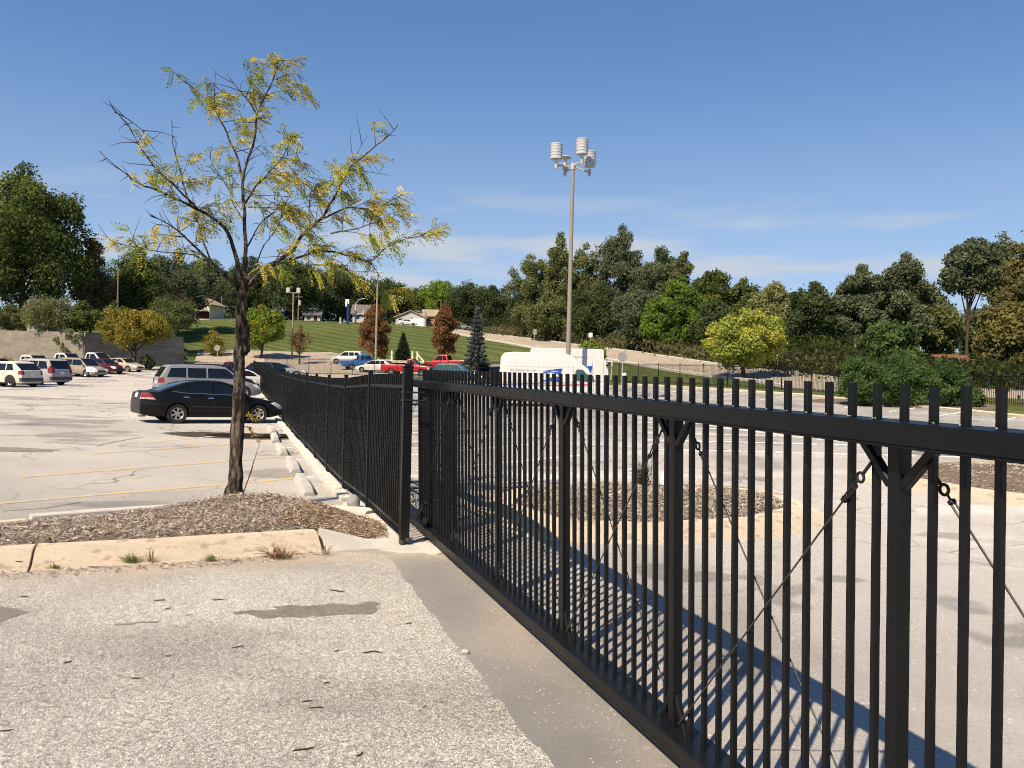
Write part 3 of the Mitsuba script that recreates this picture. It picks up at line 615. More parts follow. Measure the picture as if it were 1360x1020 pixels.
for i_ in range(len(posts) - 1):
    a, b = posts[i_], posts[i_ + 1]
    for yy, (p, q) in ((-0.030, ((b - 0.115, 1.585), (a + 0.10, 0.20))), (0.024, ((a + 0.115, 1.585), (b - 0.10, 0.20)))):
        p, q = np.array([p[0], yy, p[1]]), np.array([q[0], yy, q[1]]); d_ = (q - p) / np.linalg.norm(q - p)
        e = p + d_ * 0.055; cb = part(gate, 'cable', tube([e + d_ * 0.10, q], 0.0036, 6), 'dull_zinc' if yy > 0 else 'black_steel', True, MG)
        eye = tor.copy(); eye.apply_translation(e); part(gate, 'eye_bolt', join([eye, tube([p - d_ * 0.02, e - d_ * 0.016], 0.006, 8)]), 'black_steel', 40, MG)
        o = np.cross(d_, (0, 1, 0)) * 0.008
        part(gate, 'turnbuckle', join([tube([e + d_ * 0.017, e + d_ * 0.045], 0.004), bar(e + d_ * 0.045 + o, e + d_ * 0.115 + o, 0.006), bar(e + d_ * 0.045 - o, e + d_ * 0.115 - o, 0.006), tube([e + d_ * .04, e + d_ * .05], .013, 8), tube([e + d_ * .11, e + d_ * .125], .012, 8)]), 'black_steel', False, MG)
        part(gate, 'cable_end', join([tube([q - d_ * 0.10, q - d_ * 0.05], 0.0085, 8), tube([q - d_ * 0.05, q + d_ * 0.03], 0.005, 6)]), 'dull_zinc', 40, MG)
# the open tail of the gate, without pickets, running behind the fence
TT = TE + 3.0
part(gate, 'tail_rail', cbox(3.0, 0.190, 0.072, 0.004, (TE + 1.53, 0, 1.7125)), 'black_paint', False, MG)
part(gate, 'tail_rail', cbox(3.0, 0.186, 0.075, 0.006, (TE + 1.53, 0, 0.092)), 'black_paint', False, MG)
part(gate, 'post', cbox(0.06, 0.054, 1.56, 0.004, (TT, 0, 0.895)), 'black_paint', False, MG)
part(gate, 'cable', tube([(TE + 0.1, -0.03, 1.6), (TT - 0.1, -0.03, 0.2)], 0.0045, 6), 'black_steel', True, MG)
part(gate, 'cable', tube([(TE + 0.1, 0.02, 0.2), (TT - 0.1, 0.02, 1.6)], 0.0045, 6), 'black_steel', True, MG)

# gate post with its guide straps, and the roller post behind the gate
gp = thing('gate_post', 'thick black square gate post between the fence and the gate', 'post')
part(gp, 'shaft', cbox(0.098, 0.098, 1.90, 0.006, (0, 0, 0.94)), 'black_paint', False, yaw(ANG, (*L(0, 0.02), -0.02)))
part(gp, 'cap', join([cbox(0.106, 0.106, 0.03, 0.008, (0, 0, 1.90)), cbox(0.07, 0.07, 0.018, 0.008, (0, 0, 1.922))]), 'black_paint', False, yaw(ANG, (*L(0, 0.02), -0.02)))
for z in (1.63, 1.545):
    part(gp, 'strap', join([cbox(0.118, 0.118, 0.022, 0.003, (0, 0, z)), tube([(0.05, -0.075, z), (0.17, -0.075, z)], 0.008, 8), tube([(0.15, -0.075, z), (0.165, -0.075, z)], 0.016, 6)]), 'black_steel', False, yaw(ANG, (*L(0, 0.02), -0.02)))
part(gp, 'guide_bracket', join([cbox(0.20, 0.06, 0.02, 0.003, (0.13, 0.02, 1.50)), tube([(0.2, 0.02, 1.49), (0.2, 0.02, 1.58)], 0.028, 12)]), 'black_steel', 40, yaw(ANG, (*L(0, 0.02), -0.02)))
part(gp, 'base_weld', join([cbox(0.05, 0.05, 0.05, 0.015, (0.03 * s, -0.055, 0.05 + 0.012 * s)) for s in (-1, 1)]), 'dull_zinc', False, yaw(ANG, (*L(0, 0.02), -0.02)))
rp = thing('roller_post', 'black support post standing close behind the far end of the gate', 'post')
_q = G0 + 7.35 * D + 0.24 * N
part(rp, 'shaft', cbox(0.10, 0.10, 1.64, 0.005, (0, 0, 0.80)), 'black_paint', False, yaw(ANG, (_q[0], _q[1], -0.02)))
part(rp, 'bracket', join([cbox(0.30, 0.03, 0.03, 0.003, (-0.05, 0.06, 1.48)), tube([(-0.15, 0.07, 1.44), (-0.15, 0.07, 1.54)], 0.03, 12), cbox(0.22, 0.03, 0.03, 0.003, (-0.12, 0.06, 0.36))]), 'black_steel', 40, yaw(ANG, (_q[0], _q[1], -0.02)))
part(rp, 'roller', tube([(-0.17, -0.09, 0.13), (-0.17, 0.09, 0.13)], 0.07, 16), 'black_steel', 40, yaw(ANG, (_q[0], _q[1], -0.02)))
gd = thing('roller_guard', 'low black wire guard on the ground beyond the gap beside the gate post', 'guard')
_q = G0 + 8.6 * D + 0.30 * N; MM = mat4(D, -N, (0, 0, 1), (_q[0], _q[1], H(_q[0], _q[1])))
part(gd, 'frame', join([bar((-.55, y, z), (.55, y, z), .022) for y in (-.2, .2) for z in (.02, .36)] + [bar((x, y, 0), (x, y, .37), .022) for x in (-.55, .55) for y in (-.2, .2)] + [bar((x, -.2, .36), (x, .2, .36), .022) for x in (-.55, 0, .55)]), 'black_steel', False, MM)
part(gd, 'mesh', join([tube([(x, .2, .03), (x, .2, .35)], .003, 4) for x in np.arange(-.5, .51, .1)] + [tube([(-.54, .2, z), (.54, .2, z)], .003, 4) for z in (.09, .16, .23, .30)]), 'black_steel', False, MM)

# ---------------------------------------------------------------- fences
def fence(name, label, pts, individual, hgt=1.83, step=0.121, sunk=0.0, pw=0.0235):
    """pts: post positions (x, y); pickets of the first bays are parts, the rest one part"""
    fk = thing(name, label, 'fence'); pm = None; rest = []; postm = None
    for i in range(len(pts)):
        p = np.array(pts[i]); z = H(*p); d = np.array(pts[min(i + 1, len(pts) - 1)]) - np.array(pts[max(i - 1, 0)]); a = math.atan2(d[1], d[0])
        if i or name != 'picket_fence':
            post = join([cbox(.058, .058, hgt + .10, .004, (0, 0, hgt / 2 - .01)), cbox(.066, .066, .016, .004, (0, 0, hgt + .045))])
            if postm is None: postm = part(fk, 'post', post, 'black_paint', False, yaw(a, (*p, z)))
            else: copyof(postm, 'post', fk, yaw(a, (*p, z)))
        if i == len(pts) - 1: break
        q = np.array(pts[i + 1]); zq = H(*q); ln = np.linalg.norm(q - p); u_ = (q - p) / ln; sl = (zq - z) / ln; ab = math.atan2(u_[1], u_[0])
        M = mat4((u_[0], u_[1], sl), (-u_[1], u_[0], 0), (0, 0, 1), (*p, z))
        for zz in (hgt - .145, 0.155):
            part(fk, 'rail', cbox(ln - .06, .032, .036, .003, (ln / 2, 0, zz)), 'black_paint', False, M)
        n = max(2, int(round(ln / step)))
        for k in range(1, n):
            Mk = M @ mat4(o=(ln * k / n, 0, 0)); Mk[:3, 0] = (u_[0], u_[1], 0)
            if i < individual:
                if pm is None: pm = part(fk, 'picket', cbox(pw, pw, hgt - .05, .002, (0, 0, hgt / 2 + .025)), 'black_paint', False, Mk)
                else: copyof(pm, 'picket', fk, Mk)
            else: rest.append(box(-pw / 2, pw / 2, -pw / 2, pw / 2, .05, hgt).apply_transform(Mk))
    if rest: part(fk, 'distant_pickets', join(rest), 'black_paint', False, None, None, True)
    return fk


fence('picket_fence', 'black steel picket fence running away from the gate post along the wheel stops', [L(0, 0.06)] + [L(0, 2.54 * i) for i in range(1, 29)], 15)
FP = [(29.17,47.00,0.59), (26.28,54.50,0.69), (22.56,62.00,0.78), (19.21,66.00,0.82), (14.40,72.00,0.92), (9.92,78.00,0.80), (4.46,82.00,0.81), (-3.10,85.00,0.80), (-9.61,88.00,0.68), (-19.66,90.00,0.80), (-27.16,91.00,0.60)]
FL = LineString([(44, 36)] + [p[:2] for p in FP]); nn = int(FL.length / 2.5)
fence('boundary_fence', 'distant black picket fence along the far side of both lots', [tuple(FL.interpolate(k * FL.length / nn).coords[0]) for k in range(nn + 1)], 0, pw=0.022)

# ---------------------------------------------------------------- the young honey locust in the mulch island
LR = np.random.default_rng(31)
def leafquads(c, ax, nr, ln, wd, col):
    """flat pointed leaflets: centre, axis, normal, length, width"""
    s = np.cross(nr, ax); s /= np.linalg.norm(s, axis=1, keepdims=True) + 1e-9
    a, b = ax * ln[:, None] / 2, s * wd[:, None] / 2
    v = np.stack([c - a, c + b + a * 0.1, c + a, c - b + a * 0.1], 1).reshape(-1, 3); k = 4 * np.arange(len(c))[:, None]
    return trimesh.Trimesh(v, np.vstack([k + [0, 1, 2], k + [0, 2, 3]]), process=False), np.repeat(col, 4, 0)


tree = thing('young_tree', 'slender young tree with thin yellowing leaves in the mulch island', 'tree')
tp = np.array([(-3.58,10.75,0.13), (-3.57,10.76,0.32), (-3.57,10.78,0.71), (-3.56,10.80,1.30), (-3.56,10.80,1.79), (-3.55,10.80,2.28), (-3.55,10.80,2.63), (-3.54,10.80,2.89)])
tr_ = np.array([.118, .088, .083, .079, .073, .068, .068, .062])
q = np.array([np.interp(np.linspace(0, 1, 70), np.linspace(0, 1, len(tp)), tp[:, k]) for k in range(3)]).T; rr = np.interp(np.linspace(0, 1, 70), np.linspace(0, 1, len(tp)), tr_)
trunk = tube(q, rr, 22); ctr = np.repeat(q, 22, 0); v = np.array(trunk.vertices); n0 = len(ctr); out = v[:n0] - ctr
gnl = meshkit.fbm(v[:n0] * [22, 22, 5], 4, 3) - 0.5; v[:n0] += out * (0.55 * gnl + 0.35 * (meshkit.fbm(v[:n0] * [5, 5, 4], 3, 8) - .5))[:, None]
trunk = trimesh.Trimesh(v, trunk.faces, process=False)
burl = trimesh.creation.icosphere(3); burl.vertices *= (.05, .05, .20); burl.vertices += burl.vertices * (meshkit.fbm(burl.vertices * [30, 30, 9], 3, 4) - .5)[:, None]; burl.apply_transform(mat4(o=(-3.47,10.78,2.17)))
bul = trimesh.creation.icosphere(2); bul.vertices *= (.13, .13, .12); bul.apply_transform(mat4(o=(-3.54,10.80,2.93)))
part(tree, 'trunk', join([trunk, burl, bul]), 'bark', 60)
LIMBS = [  # (radii, points) in metres
 ((.055, .006), [(-3.54,10.80,2.87), (-3.49,10.75,3.35), (-3.52,10.75,3.92), (-3.53,10.70,4.25), (-3.39,10.65,4.72), (-3.34,10.60,5.08), (-3.21,10.60,5.29), (-3.12,10.55,5.41), (-3.07,10.50,5.68)]),
 ((.034, .004), [(-3.53,10.70,4.22), (-3.71,10.90,4.64), (-3.88,11.00,4.98), (-4.08,11.10,5.24), (-4.27,11.20,5.45), (-4.50,11.20,5.65)]),
 ((.016, .003), [(-4.08,11.10,5.24), (-4.06,11.10,5.44), (-4.08,11.15,5.74)]),
 ((.018, .003), [(-3.35,10.60,5.06), (-3.39,10.50,5.17), (-3.48,10.40,5.25), (-3.61,10.30,5.44)]),
 ((.013, .003), [(-3.34,10.60,5.10), (-3.43,10.70,5.30), (-3.47,10.70,5.53)]),
 ((.012, .002), [(-3.08,10.50,5.45), (-2.86,10.40,5.51), (-2.65,10.30,5.42)]),
 ((.024, .003), [(-3.51,10.75,3.94), (-3.30,10.50,4.08), (-3.09,10.30,4.20), (-2.88,10.10,4.35), (-2.72,10.00,4.51), (-2.66,9.90,4.63)]),
 ((.012, .002), [(-2.88,10.10,4.37), (-2.69,9.90,4.36), (-2.53,9.80,4.36)]),
 ((.060, .004), [(-3.56,10.80,2.82), (-3.57,10.70,3.20), (-3.68,10.50,3.57), (-3.80,10.30,3.66), (-3.96,10.10,3.78), (-4.20,9.90,3.89), (-4.38,9.80,3.96), (-4.58,9.70,4.06), (-4.70,9.60,4.16), (-4.78,9.50,4.25)]),
 ((.024, .003), [(-3.96,10.10,3.78), (-4.10,10.20,4.04), (-4.21,10.30,4.24), (-4.30,10.40,4.58), (-4.33,10.40,4.88)]),
 ((.026, .003), [(-3.90,10.15,3.74), (-3.96,9.80,3.89), (-4.08,9.60,4.01), (-4.19,9.50,4.14), (-4.29,9.40,4.26), (-4.37,9.30,4.50), (-4.48,9.20,4.64), (-4.50,9.20,4.72)]),
 ((.012, .002), [(-4.47,9.20,4.61), (-4.41,9.30,4.59), (-4.33,9.40,4.55), (-4.21,9.50,4.42), (-4.11,9.60,4.37)]),
 ((.055, .004), [(-3.58,10.80,2.75), (-3.60,10.70,2.88), (-3.76,10.40,3.08), (-3.89,10.20,3.25), (-3.98,10.00,3.38), (-4.07,9.90,3.48), (-4.17,9.80,3.54), (-4.27,9.70,3.57)]),
 ((.018, .002), [(-3.98,10.00,3.38), (-4.19,10.20,3.51), (-4.36,10.30,3.55), (-4.58,10.40,3.61)]),
 ((.022, .003), [(-3.81,10.40,3.13), (-4.01,10.60,3.51), (-4.11,10.70,3.77), (-4.22,10.80,4.01)]),
 ((.024, .003), [(-3.60,10.80,2.71), (-3.65,10.40,2.73), (-3.78,10.10,2.69), (-3.95,9.90,2.62), (-4.07,9.80,2.64), (-4.15,9.70,2.65), (-4.24,9.60,2.70)]),
 ((.020, .003), [(-3.69,10.60,2.98), (-3.77,10.30,3.14), (-3.94,10.00,3.18), (-4.16,9.70,3.14), (-4.30,9.60,3.17), (-4.42,9.50,3.18), (-4.55,9.40,3.21), (-4.62,9.30,3.27)]),
 ((.010, .002), [(-4.42,9.50,3.18), (-4.32,9.40,3.24), (-4.28,9.40,3.25)]),
 ((.062, .004), [(-3.52,10.80,2.79), (-3.37,10.70,2.94), (-3.15,10.60,3.12), (-2.83,10.40,3.24), (-2.68,10.30,3.43), (-2.43,10.20,3.64), (-2.25,10.10,3.88), (-2.07,10.00,4.13), (-1.88,9.90,4.33), (-1.63,9.80,4.50), (-1.39,9.70,4.69)]),
 ((.014, .002), [(-2.07,10.00,4.13), (-1.97,10.10,4.41), (-1.90,10.10,4.53), (-1.81,10.10,4.65)]),
 ((.026, .003), [(-2.43,10.20,3.64), (-2.23,10.30,3.76), (-2.05,10.40,3.89), (-1.80,10.50,3.82), (-1.60,10.50,3.98), (-1.44,10.60,4.08)]),
 ((.016, .002), [(-2.54,10.25,3.58), (-2.60,10.40,3.80), (-2.64,10.50,4.03), (-2.73,10.60,4.29)]),
 ((.040, .003), [(-3.33,10.70,2.96), (-3.09,10.90,3.21), (-2.86,11.10,3.32), (-2.59,11.20,3.45), (-2.28,11.30,3.38), (-1.99,11.30,3.29), (-1.87,11.30,3.37), (-1.74,11.30,3.50), (-1.42,11.30,3.67), (-1.01,11.30,3.67)]),
 ((.014, .002), [(-1.99,11.30,3.29), (-1.85,11.30,3.15), (-1.76,11.30,2.99), (-1.67,11.30,2.85)]),
 ((.020, .003), [(-2.27,10.20,3.49), (-2.02,10.00,3.51), (-1.82,9.90,3.52), (-1.55,9.80,3.60), (-1.37,9.70,3.55)]),
 ((.020, .002), [(-3.49,10.75,3.35), (-3.41,10.90,3.58), (-3.30,11.00,3.79), (-3.16,11.10,3.97), (-2.95,11.20,4.04)]),
 ((.018, .002), [(-3.40,10.75,3.06), (-3.20,10.60,3.39), (-3.02,10.50,3.61), (-2.92,10.40,3.79), (-2.85,10.40,3.96)]),
 ((.016, .002), [(-3.47,10.75,3.89), (-3.23,10.60,3.86), (-2.99,10.50,3.81), (-2.77,10.40,3.76)]),
 ((.020, .002), [(-3.50,10.75,3.65), (-3.71,10.90,3.96), (-3.85,11.00,4.23), (-4.01,11.10,4.44), (-4.17,11.20,4.67)]),
 ((.014, .002), [(-3.52,10.70,4.12), (-3.37,10.90,4.05), (-3.23,11.00,4.01), (-3.02,11.10,3.82)]),
 ((.020, .003), [(-3.21,10.60,2.99), (-2.86,10.30,3.01), (-2.56,10.10,3.08), (-2.19,9.90,3.07), (-1.90,9.80,2.99), (-1.62,9.70,3.00)]),
]
DENS = [1.0, 1.2, .6, 1.2, .8, .8, 1.2, .1, 1.1, 1.5, .45, .3, .35, .15, 1.5, .06, .25, 0, 1.15, .4, 1.4, .9, 1.9, 1.7, 1.6, .5, .8, .5, 1.0, .5, 1.0]
def curve(pts, n=None, wob=0.035, seed=0):
    p = np.array(pts, float); d = np.r_[0, np.cumsum(np.linalg.norm(np.diff(p, axis=0), axis=1))]; n = n or max(6, int(d[-1] / 0.09)); s = np.linspace(0, d[-1], n)
    o = np.stack([np.interp(s, d, p[:, k]) for k in range(3)], 1)
    o2 = o.copy(); o2[1:-1] = (o[:-2] + 2 * o[1:-1] + o[2:]) / 4
    return o2 + wob * 2 * (np.stack([meshkit.fbm(np.c_[s * 3.1, s * 0 + seed, s * 0 + k * 9], 3, 2) for k in range(3)], 1) - .5) * np.clip(s / 0.4, 0, 1)[:, None]


twigs, lc, la, lt = [], [], [], []
for i_, ((r0, r1), pts) in enumerate(LIMBS):
    c = curve(pts, seed=i_); n = len(c); part(tree, 'limb', tube(c, .58 * r0 + (r1 - .58 * r0) * np.linspace(0, 1, n) ** 0.75, 8), 'bark', 60)
    ln = np.linalg.norm(np.diff(c, axis=0), axis=1).sum(); m = int(ln * 9)
    smax = {8: .80, 10: .62, 11: .5, 18: .90, 9: .92, 12: .85}.get(i_, 1.0); clus = LR.uniform(0, 1, 12) ** 1.6 * (4.4 if i_ in (20, 22, 23, 24, 30) else 2.5)
    for _ in range(m):
        s = LR.uniform(.22, 1.0); k = min(int(s * (n - 1)), n - 2); p0 = c[k]; ax = c[k + 1] - c[k]; ax /= np.linalg.norm(ax) + 1e-9
        d_ = ax * .7 + LR.normal(0, .75, 3); d_[2] += .25; d_ /= np.linalg.norm(d_); tl = LR.uniform(.12, .50) * (1.15 - .45 * s)
        tw = curve([p0, p0 + d_ * tl * .5 + LR.normal(0, .02, 3), p0 + d_ * tl + (0.02, 0, -.05 * tl)], 6, .012, LR.uniform(0, 99)); twigs.append(tube(tw, np.linspace(.0055, .0018, 6), 4, False))
        if s < smax and LR.random() < 1.05 * DENS[i_] * (.45 + .7 * s) * clus[int(s * 11.9)]:
            tn_ = LR.random()
            for _k in range(LR.integers(6, 13)): lc.append(tw[LR.integers(2, 6)]); la.append(d_); lt.append(tn_ * .75 + LR.random() * .25)
part(tree, 'twigs', join(twigs), 'twig_bark', True, stuff=True)
lc, la = np.array(lc), np.array(la); nL = len(lc)
dr_ = la * .55 + LR.normal(0, .42, (nL, 3)) + (0.55, 0.15, -.42); dr_ /= np.linalg.norm(dr_, axis=1, keepdims=True)      # the wind carries them to the right
ln = LR.uniform(.13, .24, nL); side = np.cross(dr_, LR.normal(0, .5, (nL, 3)) + (0, 0, 1)); side /= np.linalg.norm(side, axis=1, keepdims=True); up_ = np.cross(side, dr_)
tone = np.array([(.46, .40, .06), (.29, .33, .06), (.58, .46, .06), (.18, .245, .05), (.52, .47, .13)])[np.array([3, 3, 1, 1, 1, 0, 0, 0, 4, 2, 2])[(np.array(lt) * 10.99).astype(int)]] * LR.uniform(.75, 1.25, (nL, 1))
cc, aa, nn_, ll, ww, co = [], [], [], [], [], []
for k in range(9):
    s = (k + .7) / 9
    base = lc + dr_ * (ln * s)[:, None] + np.array([0, 0, -1]) * (ln * .28 * s * s)[:, None]
    for sg in (-1, 1):
        ax = side * sg + dr_ * .45 - np.array([0, 0, .35]) + LR.normal(0, .12, (nL, 3)); ax /= np.linalg.norm(ax, axis=1, keepdims=True); l_ = LR.uniform(.028, .046, nL)
        cc.append(base + ax * l_[:, None] * .55); aa.append(ax); nn_.append(up_ + LR.normal(0, .35, (nL, 3))); ll.append(l_); ww.append(l_ * .46); co.append(tone * LR.uniform(.85, 1.15, (nL, 1)))
m_, c_ = leafquads(np.vstack(cc), np.vstack(aa), np.vstack(nn_), np.hstack(ll), np.hstack(ww), np.vstack(co))
part(tree, 'leaves', m_, 'leaf', False, None, c_, True)
# shoots at the foot of the trunk
sh = [curve([(-3.41,10.60,0.20), (-3.27,10.40,0.47), (-3.17,10.30,0.72), (-3.07,10.20,0.97)], 12, .01), curve([(-3.29,10.42,0.42), (-3.22,10.35,0.56), (-3.20,10.30,0.68)], 8, .008, 3), curve([(-3.51,10.80,1.18), (-3.37,10.60,1.23), (-3.25,10.50,1.13), (-3.20,10.50,1.28)], 10, .01, 5), curve([(-3.49,10.80,1.05), (-3.37,10.65,1.04), (-3.29,10.60,0.96), (-3.25,10.60,0.87)], 10, .01, 6)]
part(tree, 'shoot', join([tube(s, np.linspace(.008, .002, len(s)), 5) for s in sh[:2]]), 'twig_bark', True)
part(tree, 'side_shoot', join([tube(s, np.linspace(.006, .002, len(s)), 5) for s in sh[2:]]), 'twig_bark', True)
pts = np.vstack([np.repeat(s[3:], 5, 0) for s in sh[2:]]); n_ = len(pts); ax = LR.normal(0, .5, (n_, 3)) + (.7, 0, -.3); ax /= np.linalg.norm(ax, axis=1, keepdims=True)
m_, c_ = leafquads(pts + ax * .025, ax, LR.normal(0, 1, (n_, 3)), np.full(n_, .05), np.full(n_, .024), np.array([(.55, .36, .06)]) * LR.uniform(.7, 1.2, (n_, 1)))
part(tree, 'yellow_leaves', m_, 'leaf', False, None, c_, True, label='yellow leaves on the shoots of the trunk')

# ---------------------------------------------------------------- other trees
def crown(clumps, size, per, cols, seed, flat=1.0, jitter=.25, droop=0.0):
    """leaf sprays on the shells of clumps (x, y, z, r)"""
    g = np.random.default_rng(seed); c = np.asarray(clumps, float); w = c[:, 3] ** 2; n = per
    idx = g.choice(len(c), n, p=w / w.sum()); d = g.normal(0, 1, (n, 3)); d[:, 2] += .25; d /= np.linalg.norm(d, axis=1, keepdims=True)
    r = c[idx, 3] * np.minimum(g.uniform(.30, 1.10, n) ** .75, 1.04) * (1 + 1.1 * (meshkit.fbm(c[idx, :3] * .7 + d * 2.2, 3, seed) - .5))
    r = r * np.where(g.random(n) < .10, g.uniform(1.0, 1.32, n), 1)
    p = c[idx, :3] + d * r[:, None] * np.array([1, 1, flat])
    nr = d * .6 + g.normal(0, .62, (n, 3)); nr /= np.linalg.norm(nr, axis=1, keepdims=True)
    ax = np.cross(nr, g.normal(0, 1, (n, 3))); ax[:, 2] -= droop; ax /= np.linalg.norm(ax, axis=1, keepdims=True)
    cl = np.asarray(cols, float); tc = g.random(len(c)); k = np.clip(tc[idx] * .65 + g.random(n) * .35, 0, .999) * (len(cl) - 1); lo = k.astype(int); fr = (k - lo)[:, None]
    cl = cl * FOL
    col = (cl[lo] * (1 - fr) + cl[np.minimum(lo + 1, len(cl) - 1)] * fr) * g.uniform(.72, 1.28, (n, 1))
    s = size * g.uniform(.6, 1.35, n)
    return leafquads(p, ax, nr, s * 1.25, s * .8, col)


FOL = 2.6
GREEN = [(.026, .038, .013), (.046, .061, .018), (.070, .084, .025)]; OLIVE = [(.038, .048, .020), (.062, .072, .030), (.090, .096, .040)]; DARK = [(.019, .028, .013), (.032, .044, .019), (.046, .060, .025)]
GREY = [(.036, .047, .026), (.052, .064, .036), (.072, .084, .047)]; BRIGHT = [(.045, .075, .014), (.075, .110, .020), (.105, .135, .026)]; YG = [(.072, .100, .022), (.140, .156, .034), (.215, .200, .040)]; YEL = [(.075, .076, .016), (.115, .10, .020), (.145, .115, .022)]
RUST = [(.045, .042, .018), (.075, .045, .022), (.105, .047, .024), (.070, .055, .022)]; BROWN = [(.055, .045, .022), (.085, .058, .030), (.11, .070, .036)]; AUT = [(.045, .050, .022), (.075, .066, .028), (.10, .076, .034)]; SPRUCE = [(.09, .115, .11), (.14, .17, .168), (.20, .23, .23)]; DSPR = [(.034, .054, .036), (.060, .080, .054)]; YEW = [(.020, .038, .014), (.036, .060, .020), (.055, .080, .026)]


def tree_at(name, label, base, hw, top, cols, seed, leaf=.42, n=9000, low=.12, nc=26, cat='tree', group=None, trunk=True, clump=.36, squash=1.0, shape='round', off=0.0, sunk=0.0):
    """base: (x, y, z) of the foot; hw: half width; top: height of the crown's top above the eye line's world zero"""
    g = np.random.default_rng(seed); k = thing(name, label, cat, group); nc = int(nc * 2.4); clump = clump * .74; n = int(n * 2.1); leaf = leaf * .66
    x, y, z0 = base; z0 = H(x, y) - sunk; h = top - z0; cb = z0 + h * low; rz = (top - cb) / 2; cz = (top + cb) / 2; cl = []
    for i in range(nc):
        d = g.normal(0, 1, 3); d /= np.linalg.norm(d); r = g.uniform(.25, .82) if i > nc // 3 else g.uniform(.6, .86)
        e = d * r; zz = cz + e[2] * rz
        f = 1.0
        if shape == 'cone': f = np.clip((top - zz) / (top - cb), .05, 1) * 1.25
        if shape == 'egg': f = 1.12 - .45 * np.clip((zz - cb) / (top - cb), 0, 1)
        if shape == 'vase': f = .55 + .6 * np.clip((zz - cb) / (top - cb), 0, 1)
        cr = hw * clump * g.uniform(.65, 1.2) * (f if shape == 'cone' else 1)
        cr = min(cr, (top - cb) * .42)
        zz = min(zz, top - cr * .9); zz = max(zz, cb + cr * .7)
        cl.append((x + e[0] * hw * f, y + e[1] * hw * f * squash, zz, cr))
    for q_ in range(4): cl.append((x + g.normal() * hw * .10 * q_, y + g.normal() * hw * .1 * q_, top - hw * clump * (.8 + 1.0 * q_), hw * clump * (.75 + .12 * q_)))
    if trunk:
        tr = max(.12, hw * .055); lim = [tube(curve([(x, y, z0 - .3), (x + .02 * h * g.normal(), y, z0 + h * .25), (x + .04 * hw, y, z0 + h * .55), (x, y, top - h * .18)], 12, .05 * hw / 3, seed), np.linspace(tr, tr * .3, 12), 8)]
        for c in cl[:12]:
            s0 = z0 + (c[2] - z0) * g.uniform(.4, .65); lim.append(tube(curve([(x, y, s0), ((x + c[0]) / 2, (y + c[1]) / 2, (s0 + c[2]) / 2 + .05 * hw), c[:3]], 7, .04 * hw / 3, seed + 1), np.linspace(tr * .42, tr * .1, 7), 5))
        part(k, 'trunk', join(lim), 'far_bark', True)
    m_, c_ = crown(cl, leaf, n, cols, seed + 5)
    part(k, 'crown', m_, 'leaf', False, None, c_, True)
    return k


def spruce(label, base, hw, top, cols, seed, n=11000, leaf=.24):
    g = np.random.default_rng(seed); k = thing('spruce_tree', label, 'tree'); x, y, _ = base; z0 = H(x, y); h = top - z0; cc, nn_ = [], []
    part(k, 'trunk', tube([(x, y, z0 - .2), (x, y, top)], [hw * .08, .02], 8), 'far_bark', True)
    nt = 15; pp = []
    for t in range(nt):
        s = t / (nt - 1); zz = z0 + h * (.05 + .93 * s); rr_ = hw * (1 - s) ** .85 + .06; nb = int(6 + 8 * (1 - s))
        for b in range(nb):
            a = 2 * np.pi * b / nb + g.uniform(-.3, .3) + t; r = rr_ * g.uniform(.75, 1.08); m = max(8, int(n * (1 - s + .12) / (nt * nb * .62)))
            q = g.uniform(.15, 1, m) ** .7; off = g.normal(0, .10 * hw / 1.5 + .03, (m, 3)) * (1.25 - q[:, None])
            pp.append(np.stack([x + np.cos(a) * r * q, y + np.sin(a) * r * q, zz - .18 * r * q + .10 * r * q * q], 1) + off)
    p = np.vstack(pp); n_ = len(p); out_ = p - (x, y, 0); out_[:, 2] = .3; out_ /= np.linalg.norm(out_, axis=1, keepdims=True); ax = out_ + g.normal(0, .5, (n_, 3)); ax /= np.linalg.norm(ax, axis=1, keepdims=True)
    cl = np.asarray(cols); col = cl[g.integers(0, len(cl), n_)] * g.uniform(.7, 1.3, (n_, 1)); s = leaf * g.uniform(.7, 1.3, n_)
    m_, c_ = leafquads(p, ax, g.normal(0, .5, (n_, 3)) + (0, 0, 1), s * 1.5, s * .5, col); part(k, 'needles', m_, 'leaf', False, None, c_, True)


def top_of(p): return p[2]
_n = [0]
def TR(label, base, tp, hw, cols, **k):
    _n[0] += 1; return tree_at(k.pop('name', 'tree'), label, base, hw, tp[2], cols, 100 + _n[0] * 7, **k)


# behind the retaining wall, left
TR('huge leafy green tree at the left edge, tallest in the picture', (-67.48,114.00,5.31), (-67.84,114.00,28.60), 9.12, GREEN, n=26000, low=.10, nc=46, leaf=.50, clump=.30)
TR('tall green tree cut by the left edge, left of the huge tree', (-79.50,118.00,5.18), (-79.81,118.00,28.12), 7.51, GREEN, n=12000, low=.1, nc=30, leaf=.52)
TR('reddish brown tree between the huge tree and the wooden pole', (-61.13,120.00,6.84), (-61.34,120.00,19.33), 3.60, [BROWN[0], (.05, .055, .025), BROWN[1], BROWN[2]], n=9000, low=.05, shape='egg')
TR('dark green tree behind the wooden pole', (-58.91,130.00,7.44), (-59.12,130.00,19.56), 5.32, GREEN, n=12000, low=.03)
TR('grey green tree behind the yellow tree', (-57.65,142.00,8.77), (-57.88,142.00,20.99), 5.42, GREY, n=11000, low=.03)
TR('dark tree behind the cream gabled house', (-74.48,205.00,12.24), (-74.78,205.00,27.65), 7.45, GREY, n=9500, low=.05, leaf=.55)
TR('tall dark tree straight behind the young tree', (-63.04,200.00,12.24), (-63.36,200.00,27.81), 7.64, DARK, n=9500, low=.05, leaf=.55)
